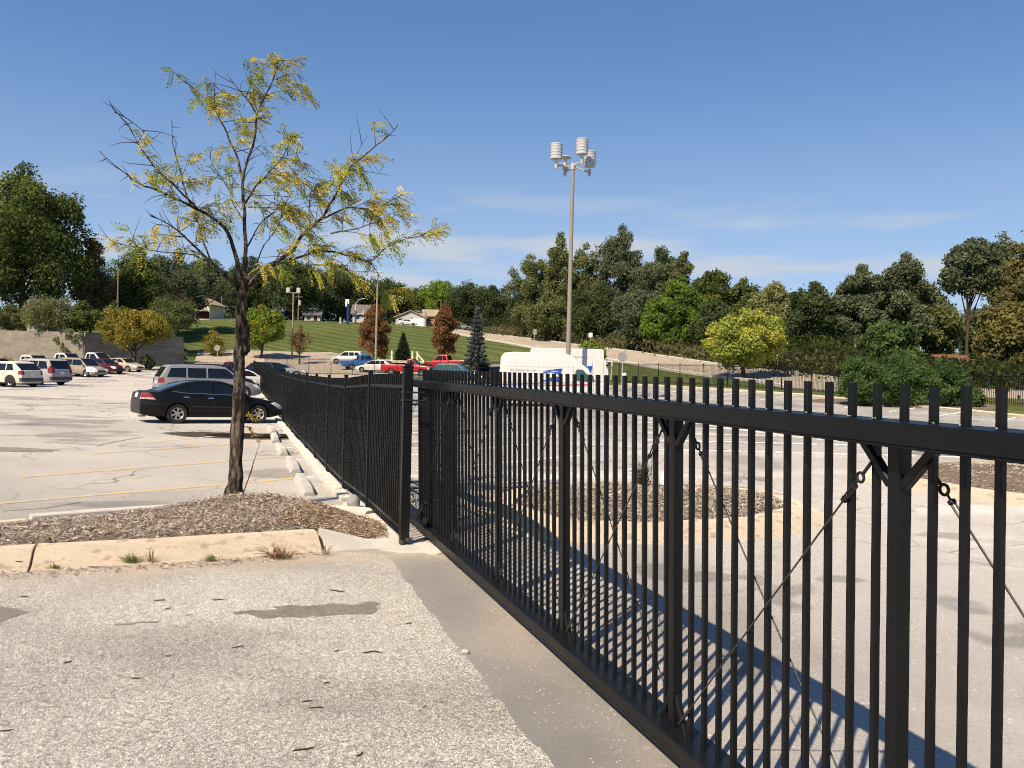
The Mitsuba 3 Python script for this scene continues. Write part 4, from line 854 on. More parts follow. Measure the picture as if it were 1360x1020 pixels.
TR('dark spreading tree behind the twin headed lamp', (-51.37,195.00,11.89), (-51.67,195.00,26.19), 8.15, DARK, n=10000, low=.1, leaf=.55)
TR('grey green tree behind the street sign with a blue pole', (-43.20,205.00,12.31), (-43.51,205.00,26.23), 8.57, DARK, n=10500, low=.1, leaf=.55)
TR('dark tree behind the first rust red tree', (-32.61,215.00,12.75), (-32.89,215.00,24.83), 8.60, DARK, n=9500, low=.05, leaf=.55)
TR('yellow green tree on the hilltop behind the garage', (-19.91,215.00,12.50), (-20.20,215.00,24.58), 6.06, BRIGHT, n=8000, low=.1, leaf=.5)
TR('dark round tree on the hilltop behind the second rust red tree', (-10.58,205.00,11.29), (-10.88,205.00,23.18), 6.71, DARK, n=9000, low=.12, leaf=.5)
TR('dark green tree in front of the white barn on the hill', (-4.77,196.00,10.66), (-5.05,196.00,21.67), 4.81, DARK, n=7000, low=.15, leaf=.5)
TR('very distant dark tree at the gap in the hilltop trees', (-28.16,235.00,13.32), (-28.43,235.00,24.39), 7.26, DARK, n=6000, low=0, leaf=.6)
ORD = ['first', 'second', 'third', 'fourth', 'fifth', 'sixth', 'seventh', 'eighth', 'ninth', 'tenth', 'eleventh']
for _o, (c_, w_, t_) in enumerate(((150, 44, 342), (200, 44, 338), (255, 40, 345), (310, 42, 352), (365, 42, 350), (420, 40, 358), (475, 44, 366), (600, 40, 385), (685, 34, 390))):
    q0, q1 = (lambda Y: ((c_ - 680) * Y / 1100, Y))(238), None
    _n[0] += 1; tree_at('tree', ORD[_o] + ' dark tree from the left in the far back row along the hilltop', (q0[0], q0[1], 0), w_ * 238 / 1100, 1.885 + (484 + (c_ - 480) * .026 - t_) * 238 / 1100, DARK, 900 + _n[0], n=5000, low=0, leaf=.7, group='back row of hilltop trees', trunk=False)
# right woods
TR('light olive tree at the left end of the woods', (2.77,150.00,7.95), (2.38,150.00,22.89), 4.64, OLIVE, n=10000, low=.05)
TR('tall slim tree left of the tall lamp pole', (7.98,148.00,7.74), (7.47,148.00,26.63), 3.23, OLIVE, n=8000, low=.1, clump=.42, shape='egg')
TR('tall gappy tree just right of the tall lamp pole', (12.48,147.00,7.29), (12.00,147.00,24.59), 3.74, OLIVE, n=8000, low=.08)
TR('highest grey green tree of the woods', (18.13,142.00,6.74), (17.55,142.00,27.05), 4.91, GREY, n=12500, low=.05, shape='egg', clump=.33)
TR('broad grey tree right of the highest tree', (23.33,134.00,5.90), (22.86,134.00,22.28), 4.63, GREY, n=12000, low=.05)
TR('grey green tree beside the broad grey tree', (26.43,130.00,5.41), (25.96,130.00,21.07), 3.55, OLIVE, n=9000, low=.05)
TR('green tree behind the yellow green tree, left', (30.07,124.00,4.92), (29.68,124.00,17.62), 4.06, GREEN, n=11000, low=.05)
TR('dark tree behind the top of the yellow green tree', (33.70,122.00,4.31), (33.33,122.00,16.25), 3.33, GREEN, n=9000, low=.05)
TR('shrubby grey tree low at the left end of the woods', (5.56,141.00,7.15), (5.34,141.00,15.33), 4.36, OLIVE, n=8000, low=.0)
TR('dense dark tree under the tall lamp pole', (12.93,131.00,5.91), (12.66,131.00,15.53), 4.76, DARK, n=10000, low=.0)
TR('dense grey shrubby tree by the road bend', (17.42,117.00,4.68), (17.16,117.00,13.69), 4.25, GREY, n=11000, low=.0)
TR('bright green tree with low skirts beside the hill road', (22.19,110.00,4.06), (21.87,110.00,14.83), 3.40, [GREEN[1], BRIGHT[0], BRIGHT[1]], n=11000, low=.0)
TR('low dark tree left of the yellow green tree', (25.25,104.00,3.39), (25.01,104.00,11.22), 3.21, DARK, n=9000, low=.0)
TR('dark slim tree at the left of the bright green tree', (19.19,113.00,4.34), (18.97,113.00,12.02), 2.47, BRIGHT[:2], n=6000, low=.0)
TR('pale yellowish tree right of the yellow green tree top', (35.24,112.00,3.21), (34.88,112.00,14.58), 3.67, [OLIVE[1], OLIVE[2], (.13, .125, .05)], n=10500, low=.05)
TR('dark drooping tree right of the yellow green tree', (36.84,102.00,2.47), (36.48,102.00,13.66), 3.52, DARK, n=12000, low=.0)
TR('grey green tree left of the tallest right hand trees', (41.77,100.00,2.24), (41.31,100.00,15.75), 3.45, GREY, n=12500, low=.0)
TR('tall grey green tree behind the clipped yews', (45.63,97.00,2.19), (45.13,97.00,16.78), 3.70, GREY, n=14000, low=.0)
TR('olive tree filling in behind the red roofed house', (53.18,104.00,2.04), (52.81,104.00,12.51), 3.78, OLIVE, n=9000, low=.0)
TR('soft green tree between the yews and the woods', (37.25,82.00,1.74), (37.05,82.00,7.46), 2.68, YEW, n=8500, low=.0)
TR('tall tree with bare forked trunks and a high crown at the right', (49.32,90.00,1.37), (48.75,90.00,17.35), 3.44, GREY, n=9500, low=.52, nc=20)
TR('autumn brown tree cut by the right edge', (53.30,86.00,1.55), (52.69,86.00,17.83), 3.13, AUT, n=10000, low=.1)
TR('bushy olive yellow tree low at the right edge', (42.86,72.00,1.56), (42.58,72.00,9.00), 3.01, AUT[:2] + [YEL[0]], n=11000, low=.0)
TR('thin grey tree top behind the forked tree', (60.94,104.00,2.05), (60.25,104.00,20.79), 2.46, OLIVE, n=5000, low=.1, shape='egg', nc=34, clump=.6)
TR('olive tree outside the right edge of the woods', (61.33,90.00,1.84), (60.77,90.00,16.52), 4.91, OLIVE, n=8000, low=.0)
for _o, (c_, w_, t_, Y_) in enumerate(((770, 44, 355, 170), (840, 45, 362, 165), (900, 45, 372, 160), (960, 45, 388, 150), (1010, 45, 398, 140), (1060, 45, 405, 132), (1110, 42, 386, 126), (1165, 44, 372, 124), (1220, 44, 380, 124), (1300, 44, 408, 122), (1380, 50, 400, 118))):
    _n[0] += 1; tree_at('tree', ORD[_o] + ' dark tree from the left in the shaded back row of the right hand woods', ((c_ - 680) * Y_ / 1100, Y_, 0), w_ * Y_ / 1100, 1.885 + (484 + (c_ - 480) * .026 - t_) * Y_ / 1100, DARK, 700 + _n[0], n=6500, low=0, leaf=.55, group='back row of the woods', trunk=False)
# single trees and shrubs
TR('yellow green maple with a clear trunk behind the boundary fence', (21.21,76.00,0.92), (20.99,76.00,8.09), 3.87, YG, n=15000, low=.13, leaf=.30, nc=40, clump=.27, name='maple_tree')
TR('flat topped yellow tree in front of the retaining wall', (-43.93,96.00,0.83), (-43.18,96.00,7.65), 4.45, YEL, n=9000, low=.34, leaf=.28, nc=34, clump=.24)
TR('green and yellow tree right of the young tree trunk', (-35.90,118.00,2.35), (-34.88,118.00,10.19), 3.43, [BRIGHT[0], BRIGHT[1], YEL[1]], n=8000, low=.16, leaf=.34)
TR('small thin brown tree right of the green and yellow tree', (-28.77,112.00,2.05), (-28.88,112.00,7.14), 1.63, BROWN, n=1500, low=.25, leaf=.22, nc=16)
TR('rust red tree behind the far parked cars, the left one of two', (-18.59,112.00,2.01), (-18.78,112.00,10.35), 2.65, RUST, n=8000, low=.07, leaf=.30, shape='egg')
TR('rust red tree behind the red pickup, the right one of two', (-9.22,112.00,2.05), (-9.43,112.00,10.59), 2.14, RUST, n=7000, low=.08, leaf=.30, shape='egg')
spruce('tall blue spruce left of the white vans', (-4.40,100.00,1.59), 1.73, (-4.60,100.00,9.21)[2], SPRUCE, 61)
spruce('smaller dark green spruce behind the red pickup', (-14.30,108.00,2.10), 1.47, (-14.39,108.00,6.12)[2], DSPR, 62, n=7000)
TR('leafy green bush at the roadside behind the white vans', (9.36,98.00,3.20), (9.29,98.00,5.69), 1.78, BRIGHT, n=3500, low=.0, leaf=.28, cat='bush', name='bush', trunk=False)
for c_, w_, t_, b_, Y_, lab, cl in ((1148, 36, 471, 541, 50.5, 'left rounded yew of the clipped row beyond the boundary fence', YEW), (1204, 40, 466, 545, 49, 'middle rounded yew, tallest of the clipped row', YEW), (1257, 30, 477, 547, 47.5, 'right rounded yew of the clipped row', YEW), (1297, 15, 515, 546, 46.5, 'small low shrub at the right end of the clipped yews', YEW),):
    x_, y_ = (c_ - 680) * Y_ / 1100, Y_; _n[0] += 1
    tree_at('yew_bush', lab, (x_, y_, 0), w_ * Y_ / 1100, 1.885 + (484 + (c_ - 480) * .026 - t_) * Y_ / 1100, cl, 500 + _n[0], leaf=.15, n=11000 if w_ > 20 else 3000, low=-.05, nc=44, clump=.30, cat='bush', trunk=False)
for c_, w_, t_, b_, Y_, lab, cl in ((8, 28, 404, 440, 104, 'pale leafy shrub on top of the wall at the left edge', OLIVE), (62, 46, 392, 445, 102, 'wide shrub spilling over the middle of the wall', OLIVE), (110, 26, 398, 438, 102.5, 'dark shrub on the wall corner', GREEN), (150, 22, 398, 432, 109, 'green shrub behind the wall corner', GREEN), (222, 36, 388, 470, 116, 'tall green shrub at the right end of the wall', OLIVE), (282, 18, 437, 464, 118, 'pale yellowing shrub at the foot of the hill', YEL), (-45, 34, 400, 440, 108, 'shrub on top of the wall outside the left edge', OLIVE), (195, 10, 470, 483, 95, 'low dark shrub beside the beige sedan', DARK)):
    x_, y_ = (c_ - 680) * Y_ / 1100, Y_; _n[0] += 1
    tree_at('shrub', lab, (x_, y_, 0), w_ * Y_ / 1100, 1.885 + (484 + (c_ - 480) * .026 - t_) * Y_ / 1100, cl, 500 + _n[0], leaf=.26, n=5500 if w_ > 20 else 1500, low=-.05, nc=26, clump=.30, cat='bush', trunk=False)
# dry brush along the upper edge of the hill road and scrub under the woods
def scrub(name, label, pts, wid, hgt, n, cols, seed, leaf=.3):
    g = np.random.default_rng(seed); ls = LineString(pts); s = g.uniform(0, ls.length, n); q = np.array([ls.interpolate(a).coords[0] for a in s]) + g.normal(0, wid / 2, (n, 2))
    hh = hgt * (.35 + .9 * meshkit.fbm(np.c_[q * .45, s * 0], 3, seed)); z = H(q[:, 0], q[:, 1]) + hh * g.random(n) ** .8
    cl = np.asarray(cols); col = cl[g.integers(0, len(cl), n)] * g.uniform(.7, 1.3, (n, 1)); nr = g.normal(0, .6, (n, 3)) + (-.2, -.6, .4); ax = g.normal(0, .6, (n, 3)) + (0, 0, .8); ax -= nr * ((ax * nr).sum(1) / (nr * nr).sum(1))[:, None]; ax /= np.linalg.norm(ax, axis=1, keepdims=True)
    sz = leaf * g.uniform(.6, 1.4, n); m_, c_ = leafquads(np.c_[q, z], ax, nr / np.linalg.norm(nr, axis=1, keepdims=True), sz * 1.6, sz * .6, col)
    k = thing(name, label, 'undergrowth', kind='stuff'); put(k, m_, 'leaf', color=c_)


RD = LineString(ROAD[2:-1]); far_side = RD.offset_curve(6.5)
if far_side.centroid.y < RD.centroid.y: far_side = RD.offset_curve(-6.5)
fs_ = np.array(far_side.coords)
scrub('dry_brush', 'dry tan brush along the upper edge of the hill road', fs_, 3.0, 2.2, 9000, [(.13, .115, .062), (.17, .145, .08), (.085, .09, .042)], 71)
scrub('woodland_scrub', 'dark leafy scrub under the woods', [(x + 3.5, y + 5) for x, y in fs_] , 5.0, 4.0, 16000, GREEN + OLIVE[:1], 72)
scrub('woodland_scrub', 'leafy scrub behind the boundary fence at the right', [(28.99,84.00,1.65)[:2], (32.46,76.00,1.49)[:2], (36.26,70.00,1.43)[:2], (40.58,62.00,1.25)[:2]], 6.0, 2.2, 8000, GREEN + DARK + OLIVE[:1], 73)
scrub('woodland_scrub', 'shaded scrub along the hilltop under the trees', [(-76.03,196.00,12.37)[:2], (-62.67,196.00,12.01)[:2], (-48.79,205.00,12.35)[:2], (-31.19,212.00,12.63)[:2], (2.97,180.00,10.14)[:2]], 5.0, 3.2, 9000, DARK, 74, .45)
IV = np.random.default_rng(75); cl_ = []
for _ in range(9):
    f_ = IV.uniform(0, 1); bx, by = WL[0] + (WA[0] - WL[0]) * f_, WL[1] + (WA[1] - WL[1]) * f_ - .35
    for q_ in range(IV.integers(3, 8)): cl_.append((bx + IV.normal(0, .9), by, 4.9 - .55 * q_ + IV.normal(0, .15), IV.uniform(.25, .5)))
m_, c_ = crown(cl_, .20, 2600, OLIVE, 76)
k_ = thing('hanging_ivy', 'ivy hanging in ragged patches over the pale wall', 'undergrowth', kind='stuff'); put(k_, m_, 'leaf', color=c_)

# ---------------------------------------------------------------- vehicles
def ext_y(poly, y0, y1):
    """side view polygon (x, z) extruded across the car"""
    return cs(poly).extrude(y1 - y0).transform(np.array([[1, 0, 0, 0], [0, 0, 1, y0], [0, 1, 0, 0]], float))


def ext_x(poly, x0, x1):
    """front view polygon (y, z) extruded along the car"""
    return cs(poly).extrude(x1 - x0).transform(np.array([[0, 0, 1, x0], [1, 0, 0, 0], [0, 1, 0, 0]], float))


def car_solid(Ln, W, zt, zg, belt_w=.93, roof_w=.74, zb=.21, end_w=.80, nose=.30):
    """lower body (top line zt) and greenhouse (roof line zg); lists of (x, z)"""
    zt, zg = np.array(zt), np.array(zg); xs = np.unique(np.r_[np.linspace(-Ln / 2, Ln / 2, 44), -Ln / 2 + np.array([.02, .06, .12, .2]), Ln / 2 - np.array([.02, .06, .12, .2])])
    def halfw(x):
        e = np.clip((np.abs(x) - (Ln / 2 - .75)) / .75, 0, 1); return W / 2 * (1 - (1 - end_w) * e ** 2.2)
    R = []
    for x in xs:
        w, t = halfw(x), np.interp(x, zt[:, 0], zt[:, 1]); e = np.clip((abs(x) - (Ln / 2 - .5)) / .5, 0, 1); b = zb + .10 * e ** 1.5; hh = t - b
        pr = [(0, b), (.80 * w, b), (.93 * w, b + .05 * hh), (.985 * w, b + .22 * hh), (w, b + .52 * hh), (.992 * w, b + .74 * hh), (.968 * w, b + .90 * hh), (.935 * w, b + .975 * hh), (.86 * w, t), (.5 * w, t + .018), (0, t + .025)]
        R.append([(x, y, z) for y, z in pr] + [(x, -y, z) for y, z in pr[-2:0:-1]])
    def loft(R):
        R = np.array(R); n, m, _ = R.shape; v = R.reshape(-1, 3); i, j = np.meshgrid(np.arange(n - 1), np.arange(m), indexing='ij'); j2 = (j + 1) % m
        q = np.stack([i * m + j, i * m + j2, (i + 1) * m + j2, (i + 1) * m + j], -1).reshape(-1, 4); f = np.vstack([q[:, [0, 1, 2]], q[:, [0, 2, 3]]])
        v = np.vstack([v, R[0].mean(0), R[-1].mean(0)]); k = np.arange(m); f = np.vstack([f, np.stack([(k + 1) % m, k, k * 0 + n * m], 1), np.stack([k + (n - 1) * m, (k + 1) % m + (n - 1) * m, k * 0 + n * m + 1], 1)])
        t_ = trimesh.Trimesh(v, f, process=False)
        if t_.volume < 0: t_.invert()
        return mani(t_)
    body = loft(R); roof = zg[:, 1].max(); xs2 = np.unique(np.r_[np.linspace(zg[0, 0], zg[-1, 0], 46), zg[:, 0]]); R2 = []
    for x in xs2:
        t, g = np.interp(x, zt[:, 0], zt[:, 1]), np.interp(x, zg[:, 0], zg[:, 1]); g = max(g, t + .012); bw = belt_w * halfw(x); z0 = t - .08
        def yw(z): return bw * (1 - (1 - roof_w / belt_w) * np.clip((z - t) / (roof - t), 0, 1) ** 1.25)
        d = min(.07, .45 * (g - t)); e1, e2 = yw(g - d), yw(g - d * .35)
        pr = [(0, z0), (bw, z0), (bw, t), (yw(t + .5 * (g - d - t)), t + .5 * (g - d - t)), (e1, g - d), (e2 - .02, g - d * .3), (e2 - .09, g), (.5 * e2, g + .016), (0, g + .022)]
        R2.append([(x, y, z) for y, z in pr] + [(x, -y, z) for y, z in pr[-2:0:-1]])
    return body, loft(R2)


def vehicle(name, label, cat, sp, loc, heading, paint, group=None, detail=1, glass='car_glass'):
    """sp: a spec made by the functions below; loc (x, y); heading: direction of the nose in radians"""
    k = thing(name, label, cat, group); x, y = loc[0], loc[1]; M = yaw(heading, (x, y, H(x, y)))
    z_f, z_r = H(x + math.cos(heading) * 1.4, y + math.sin(heading) * 1.4), H(x - math.cos(heading) * 1.4, y - math.sin(heading) * 1.4); s = float(np.clip((z_f - z_r) / 2.8, -.06, .06)); M[:3, 0] = (math.cos(heading), math.sin(heading), s); M[:3, 2] = (-s * math.cos(heading), -s * math.sin(heading), 1); M[2, 3] = (z_f + z_r) / 2
    Ln, W = sp['L'], sp['W']; body, gh = car_solid(Ln, W, sp['zt'], sp['zg'], **sp.get('kw', {})); r = sp['r']; ax = sp['axles']
    sol = body + gh
    for c in sp.get('cut', []): sol = sol - c
    full = sol
    for a in ax:
        for s in (-1, 1):
            sol = sol - m3.Manifold.cylinder(.34, r * 1.13, r * 1.13, 36).rotate([90, 0, 0]).translate([a, s * (W / 2 - .10) + .17, r])
    part(k, 'body', tm(sol), paint, 28, M)
    def infl(d): return full.translate([0, 0, -.7]).scale([1 + 2 * d / Ln, 1 + 2 * d / W, 1 + d / .75]).translate([0, 0, .7])
    I1, I2 = infl(.006), infl(.011)
    def patch(nm, solid, m, I=I1, lab=None):
        q = I ^ solid
        if q.num_tri() > 0: part(k, nm, tm(q), m, 28, M, label=lab)
    for pl in sp['side_glass']: 
        for s in (-1, 1): patch('side_window', ext_y(pl, .25 if s > 0 else -W, W if s > 0 else -.25), glass)
    for nm, pl, hw_ in sp['end_glass']:
        patch(nm, ext_y(pl, -hw_, hw_), glass)
    for nm, sd, m in sp['patches']: patch(nm, sd, m)
    if detail >= 1:
        for pl in sp.get('seams', []): patch('seam', pl, 'black_plastic', infl(.0025))
    prof = [(.62 * r, -.095), (.93 * r, -.105), (r, -.075), (r, .075), (.93 * r, .105), (.62 * r, .095), (.62 * r, -.095)]
    tyre = revolve(prof, 28 if detail else 16)
    rim = [revolve([(0, .050), (.14 * r, .058), (.16 * r, .05), (.16 * r, -.05), (0, -.05)], 16), revolve([(.56 * r, .07), (.645 * r, .092), (.645 * r, -.05), (.56 * r, -.05), (.56 * r, .07)], 28)]
    ns = sp.get('spokes', 5)
    for i in range(ns):
        b = trimesh.Trimesh(np.array([(.10 * r, -.085 * r, 0), (.10 * r, .085 * r, 0), (.60 * r, .13 * r, 0), (.60 * r, -.13 * r, 0), (.10 * r, -.07 * r, .055), (.10 * r, .07 * r, .055), (.60 * r, .10 * r, .07), (.60 * r, -.10 * r, .07)])).convex_hull
        b.apply_transform(trimesh.transformations.rotation_matrix(2 * np.pi * i / ns + .3, (0, 0, 1))); rim.append(b)
    rim, back = join(rim), revolve([(0, -.02), (.60 * r, -.02), (.60 * r, -.05), (0, -.05)], 20)
    for a in ax:
        for s in (-1, 1):
            R_ = M @ mat4((1, 0, 0), (0, 0, -s), (0, s, 0), (a, s * (W / 2 - .125), r))
            w = part(k, 'wheel', join([tyre, back]), 'tyre', 40, R_); part(w, 'rim', rim, sp.get('rim', 'alloy'), 30, R_)
    if detail:
        for s in (-1, 1):
            mx, mz = sp['mirror']; part(k, 'mirror', m3_round(mx, s * (W / 2 + .05), mz), sp.get('mirror_mat', paint), 40, M)
        for hx, hz in sp.get('handles', []):
            for s in (-1, 1): patch('door_handle', ext_y([(hx - .09, hz - .012), (hx + .09, hz - .012), (hx + .09, hz + .016), (hx - .09, hz + .016)], .3 if s > 0 else -W, W if s > 0 else -.3), sp.get('handle_mat', 'chrome'), infl(.022))
    return k, M, infl


def m3_round(x, y, z, sx=.10, sy=.11, sz=.075):
    b = trimesh.creation.icosphere(2); b.vertices = np.sign(b.vertices) * np.abs(b.vertices) ** .6 * (sx, sy, sz) + (x, y, z); return b


def rect(x0, x1, z0, z1): return [(x0, z0), (x1, z0), (x1, z1), (x0, z1)]


def sedan(L_=4.80, W=1.83, Hh=1.45, wb=2.73):
    k = L_ / 4.80; h = Hh / 1.45; f, r_ = 1.44 * k, (1.44 - wb) * k if k != 1 else 1.44 - wb
    zt = [(-2.40 * k, .74 * h), (-2.36 * k, .98 * h), (-2.2 * k, 1.03 * h), (-1.7 * k, 1.04 * h), (-1.2 * k, .985 * h), (.2 * k, .945 * h), (1.0 * k, .92 * h), (1.5 * k, .87 * h), (2.05 * k, .76 * h), (2.32 * k, .64 * h), (2.40 * k, .46 * h)]
    zg = [(-1.86 * k, 1.04 * h), (-1.35 * k, 1.245 * h), (-.95 * k, 1.375 * h), (-.55 * k, 1.43 * h), (-.1 * k, Hh - .01), (.22 * k, 1.43 * h), (.55 * k, 1.33 * h), (1.18 * k, .93 * h)]
    P_ = []
    for s in (-1, 1):
        y0, y1 = (.45, 1.2) if s > 0 else (-1.2, -.45)
        P_ += [('tail_light', ext_y([(-2.6 * k, .80 * h), (-1.98 * k, .80 * h), (-2.16 * k, 1.005 * h), (-2.6 * k, 1.01 * h)], *((.54, 1.2) if s > 0 else (-1.2, -.54))), 'red_lens'),
               ('reversing_light', ext_y([(-2.6 * k, .80 * h), (-1.98 * k, .795 * h), (-2.04 * k, .85 * h), (-2.6 * k, .85 * h)], *((.54, 1.2) if s > 0 else (-1.2, -.54))), 'clear_lens'),
               ('headlight', ext_y([(2.6 * k, .52 * h), (2.2 * k, .52 * h), (1.86 * k, .72 * h), (2.2 * k, .76 * h), (2.6 * k, .70 * h)], *((.46, 1.2) if s > 0 else (-1.2, -.46))), 'clear_lens')]
    P_ += [('number_plate', ext_x(rect(-.16, .16, .83 * h, .97 * h), -2.7 * k, -2.1 * k), 'plate_white'), ('grille', ext_x(rect(-.42, .42, .42 * h, .60 * h), 2.1 * k, 2.7 * k), 'black_plastic'), ('sill', ext_y(rect(-1.0 * k, 1.05 * k, .2, .27), -1.2, 1.2), 'black_plastic')]
    seams = [ext_y(rect(x - .006, x + .006, .30, .97 * h), -1.2, 1.2) for x in (1.02 * k, -.12 * k)] + [ext_y([(-1.0 * k, .97 * h), (-1.012 * k, .97 * h), (-.80 * k, .55 * h), (-.78 * k, .30), (-.768 * k, .30), (-.788 * k, .55 * h)], -1.2, 1.2), ext_y(rect(-2.6 * k, -1.6 * k, .655 * h, .667 * h), -1.2, 1.2), ext_y(rect(-2.6 * k, -2.25 * k, .70 * h, .71 * h), -1.2, 1.2)]
    return dict(L=L_, W=W, zt=zt, zg=zg, kw=dict(end_w=.72), r=.33 * (k + h) / 2, axles=(f, r_), seams=seams, spokes=6, mirror=(.86 * k, 1.0 * h), handles=[(-.0 * k - .22, .86 * h), (-1.02 * k + .0, .88 * h)], patches=P_,
                side_glass=[[(-.10 * k, 1.0 * h), (.84 * k, .985 * h), (.56 * k, 1.20 * h), (.30 * k, 1.335 * h), (-.06 * k, 1.375 * h)], [(-1.0 * k, 1.035 * h), (-.18 * k, 1.005 * h), (-.14 * k, 1.375 * h), (-.55 * k, 1.35 * h), (-.86 * k, 1.27 * h)], [(-1.42 * k, 1.085 * h), (-1.05 * k, 1.045 * h), (-.93 * k, 1.25 * h)]],
                end_glass=[('rear_window', [(-1.86 * k, 1.075 * h), (-1.55 * k, .98 * h), (-.75 * k, 1.36 * h), (-.92 * k, 1.45 * h), (-1.4 * k, 1.32 * h)], .60), ('windscreen', [(1.2 * k, 1.02 * h), (1.0 * k, .90 * h), (.35 * k, 1.38 * h), (.36 * k, 1.46 * h), (.7 * k, 1.38 * h)], .66)])


def wagon(L_=5.0, W=1.95, Hh=1.75, rear=.30, hood=1.05, wb=2.95, belt=1.03, cladding=None, light_hi=False, r=.35):
    """minivan, SUV or crossover: long roof, upright tail"""
    b, e = belt, L_ / 2; ws = e - hood; ft = ws - .78
    zt = [(-e, .78), (-e + .04, b + .02), (-e + .3, b + .04), (0, b), (ws - .05, b - .03), (ws + .35, b - .10), (e - .22, b - .25), (e - .05, b - .40), (e, .52)]
    zg = [(-e + .02, b + .03), (-e + rear, Hh - .13), (-e + rear + .18, Hh - .03), (-e + 1.3, Hh), (ft - .5, Hh - .01), (ft, Hh - .06), (ws + .08, b - .03)]
    n3 = [(-e + rear + .12, -e + rear + 1.02), (-e + rear + 1.10, -.0), (.08, 1.0)]; sg = []
    xa = -e + rear + .10; xf = ft + .10; span = xf - xa; c1, c2 = xa + span * .30, xa + span * .64
    sg = [[(xa - .10, b + .10), (c1 - .04, b + .08), (c1 - .04, Hh - .15), (xa + .10, Hh - .17)], [(c1 + .04, b + .08), (c2 - .04, b + .06), (c2 - .04, Hh - .145), (c1 + .04, Hh - .15)], [(c2 + .04, b + .06), (ws - .22, b + .05), (ft + .06, Hh - .19), (ft - .12, Hh - .15), (c2 + .04, Hh - .145)]]
    P_ = [('number_plate', ext_x(rect(-.16, .16, b - .26, b - .10), -e - .3, -e + .3), 'plate_white'), ('grille', ext_x(rect(-.46, .46, .50, .68), e - .4, e + .3), 'black_plastic'), ('rear_bumper', ext_x(rect(-1.2, 1.2, .36, .60), -e - .3, -e + .16), 'grey_plastic' if cladding else 'black_plastic'), ('sill', ext_y(rect(-1.1, 1.1, .2, .30), -1.3, 1.3), 'black_plastic')]
    for s in (-1, 1):
        ya, yb = (.58, 1.3) if s > 0 else (-1.3, -.58)
        P_ += [('tail_light', ext_y([(-e - .2, b - .20), (-e + .24, b - .18), (-e + (.34 if light_hi else .26), b + .02), (-e + .2, b + (.30 if light_hi else .08)), (-e - .2, b + (.30 if light_hi else .06))], ya, yb), 'red_lens'), ('headlight', ext_y([(e + .2, b - .47), (e - .28, b - .42), (e - .50, b - .24), (e + .2, b - .22)], ya, yb), 'clear_lens')]
    if cladding:
        f = L_ * .5 - .95
        for a in (f, f - wb): P_.append(('arch_trim', ext_y(Polygon([(a + 1.30 * r * math.cos(g), r + 1.30 * r * math.sin(g)) for g in np.linspace(0, 2 * np.pi, 32)[:-1]]), -1.3, 1.3), cladding))
    f = e - .95
    seams = [ext_y(rect(x - .006, x + .006, .32, b), -1.3, 1.3) for x in (ws - .12, c2, c1)]
    return dict(L=L_, W=W, zt=zt, zg=zg, r=r, axles=(f, f - wb), seams=seams, side_glass=sg, patches=P_, mirror=(ws - .22, b + .06), handles=[(c2 + .16, b - .12), (c1 + .16, b - .12)], spokes=5, kw=dict(roof_w=.78, belt_w=.95, end_w=.84),
                end_glass=[('rear_window', [(-e - .2, b + .10), (-e + .30, b + .10), (-e + rear + .30, Hh - .16), (-e + rear - .12, Hh - .10)], .70), ('windscreen', [(ws + .12, b + .06), (ws - .14, b - .02), (ft - .16, Hh - .08), (ft - .10, Hh + .02), (ft + .3, Hh - .06)], .74)])


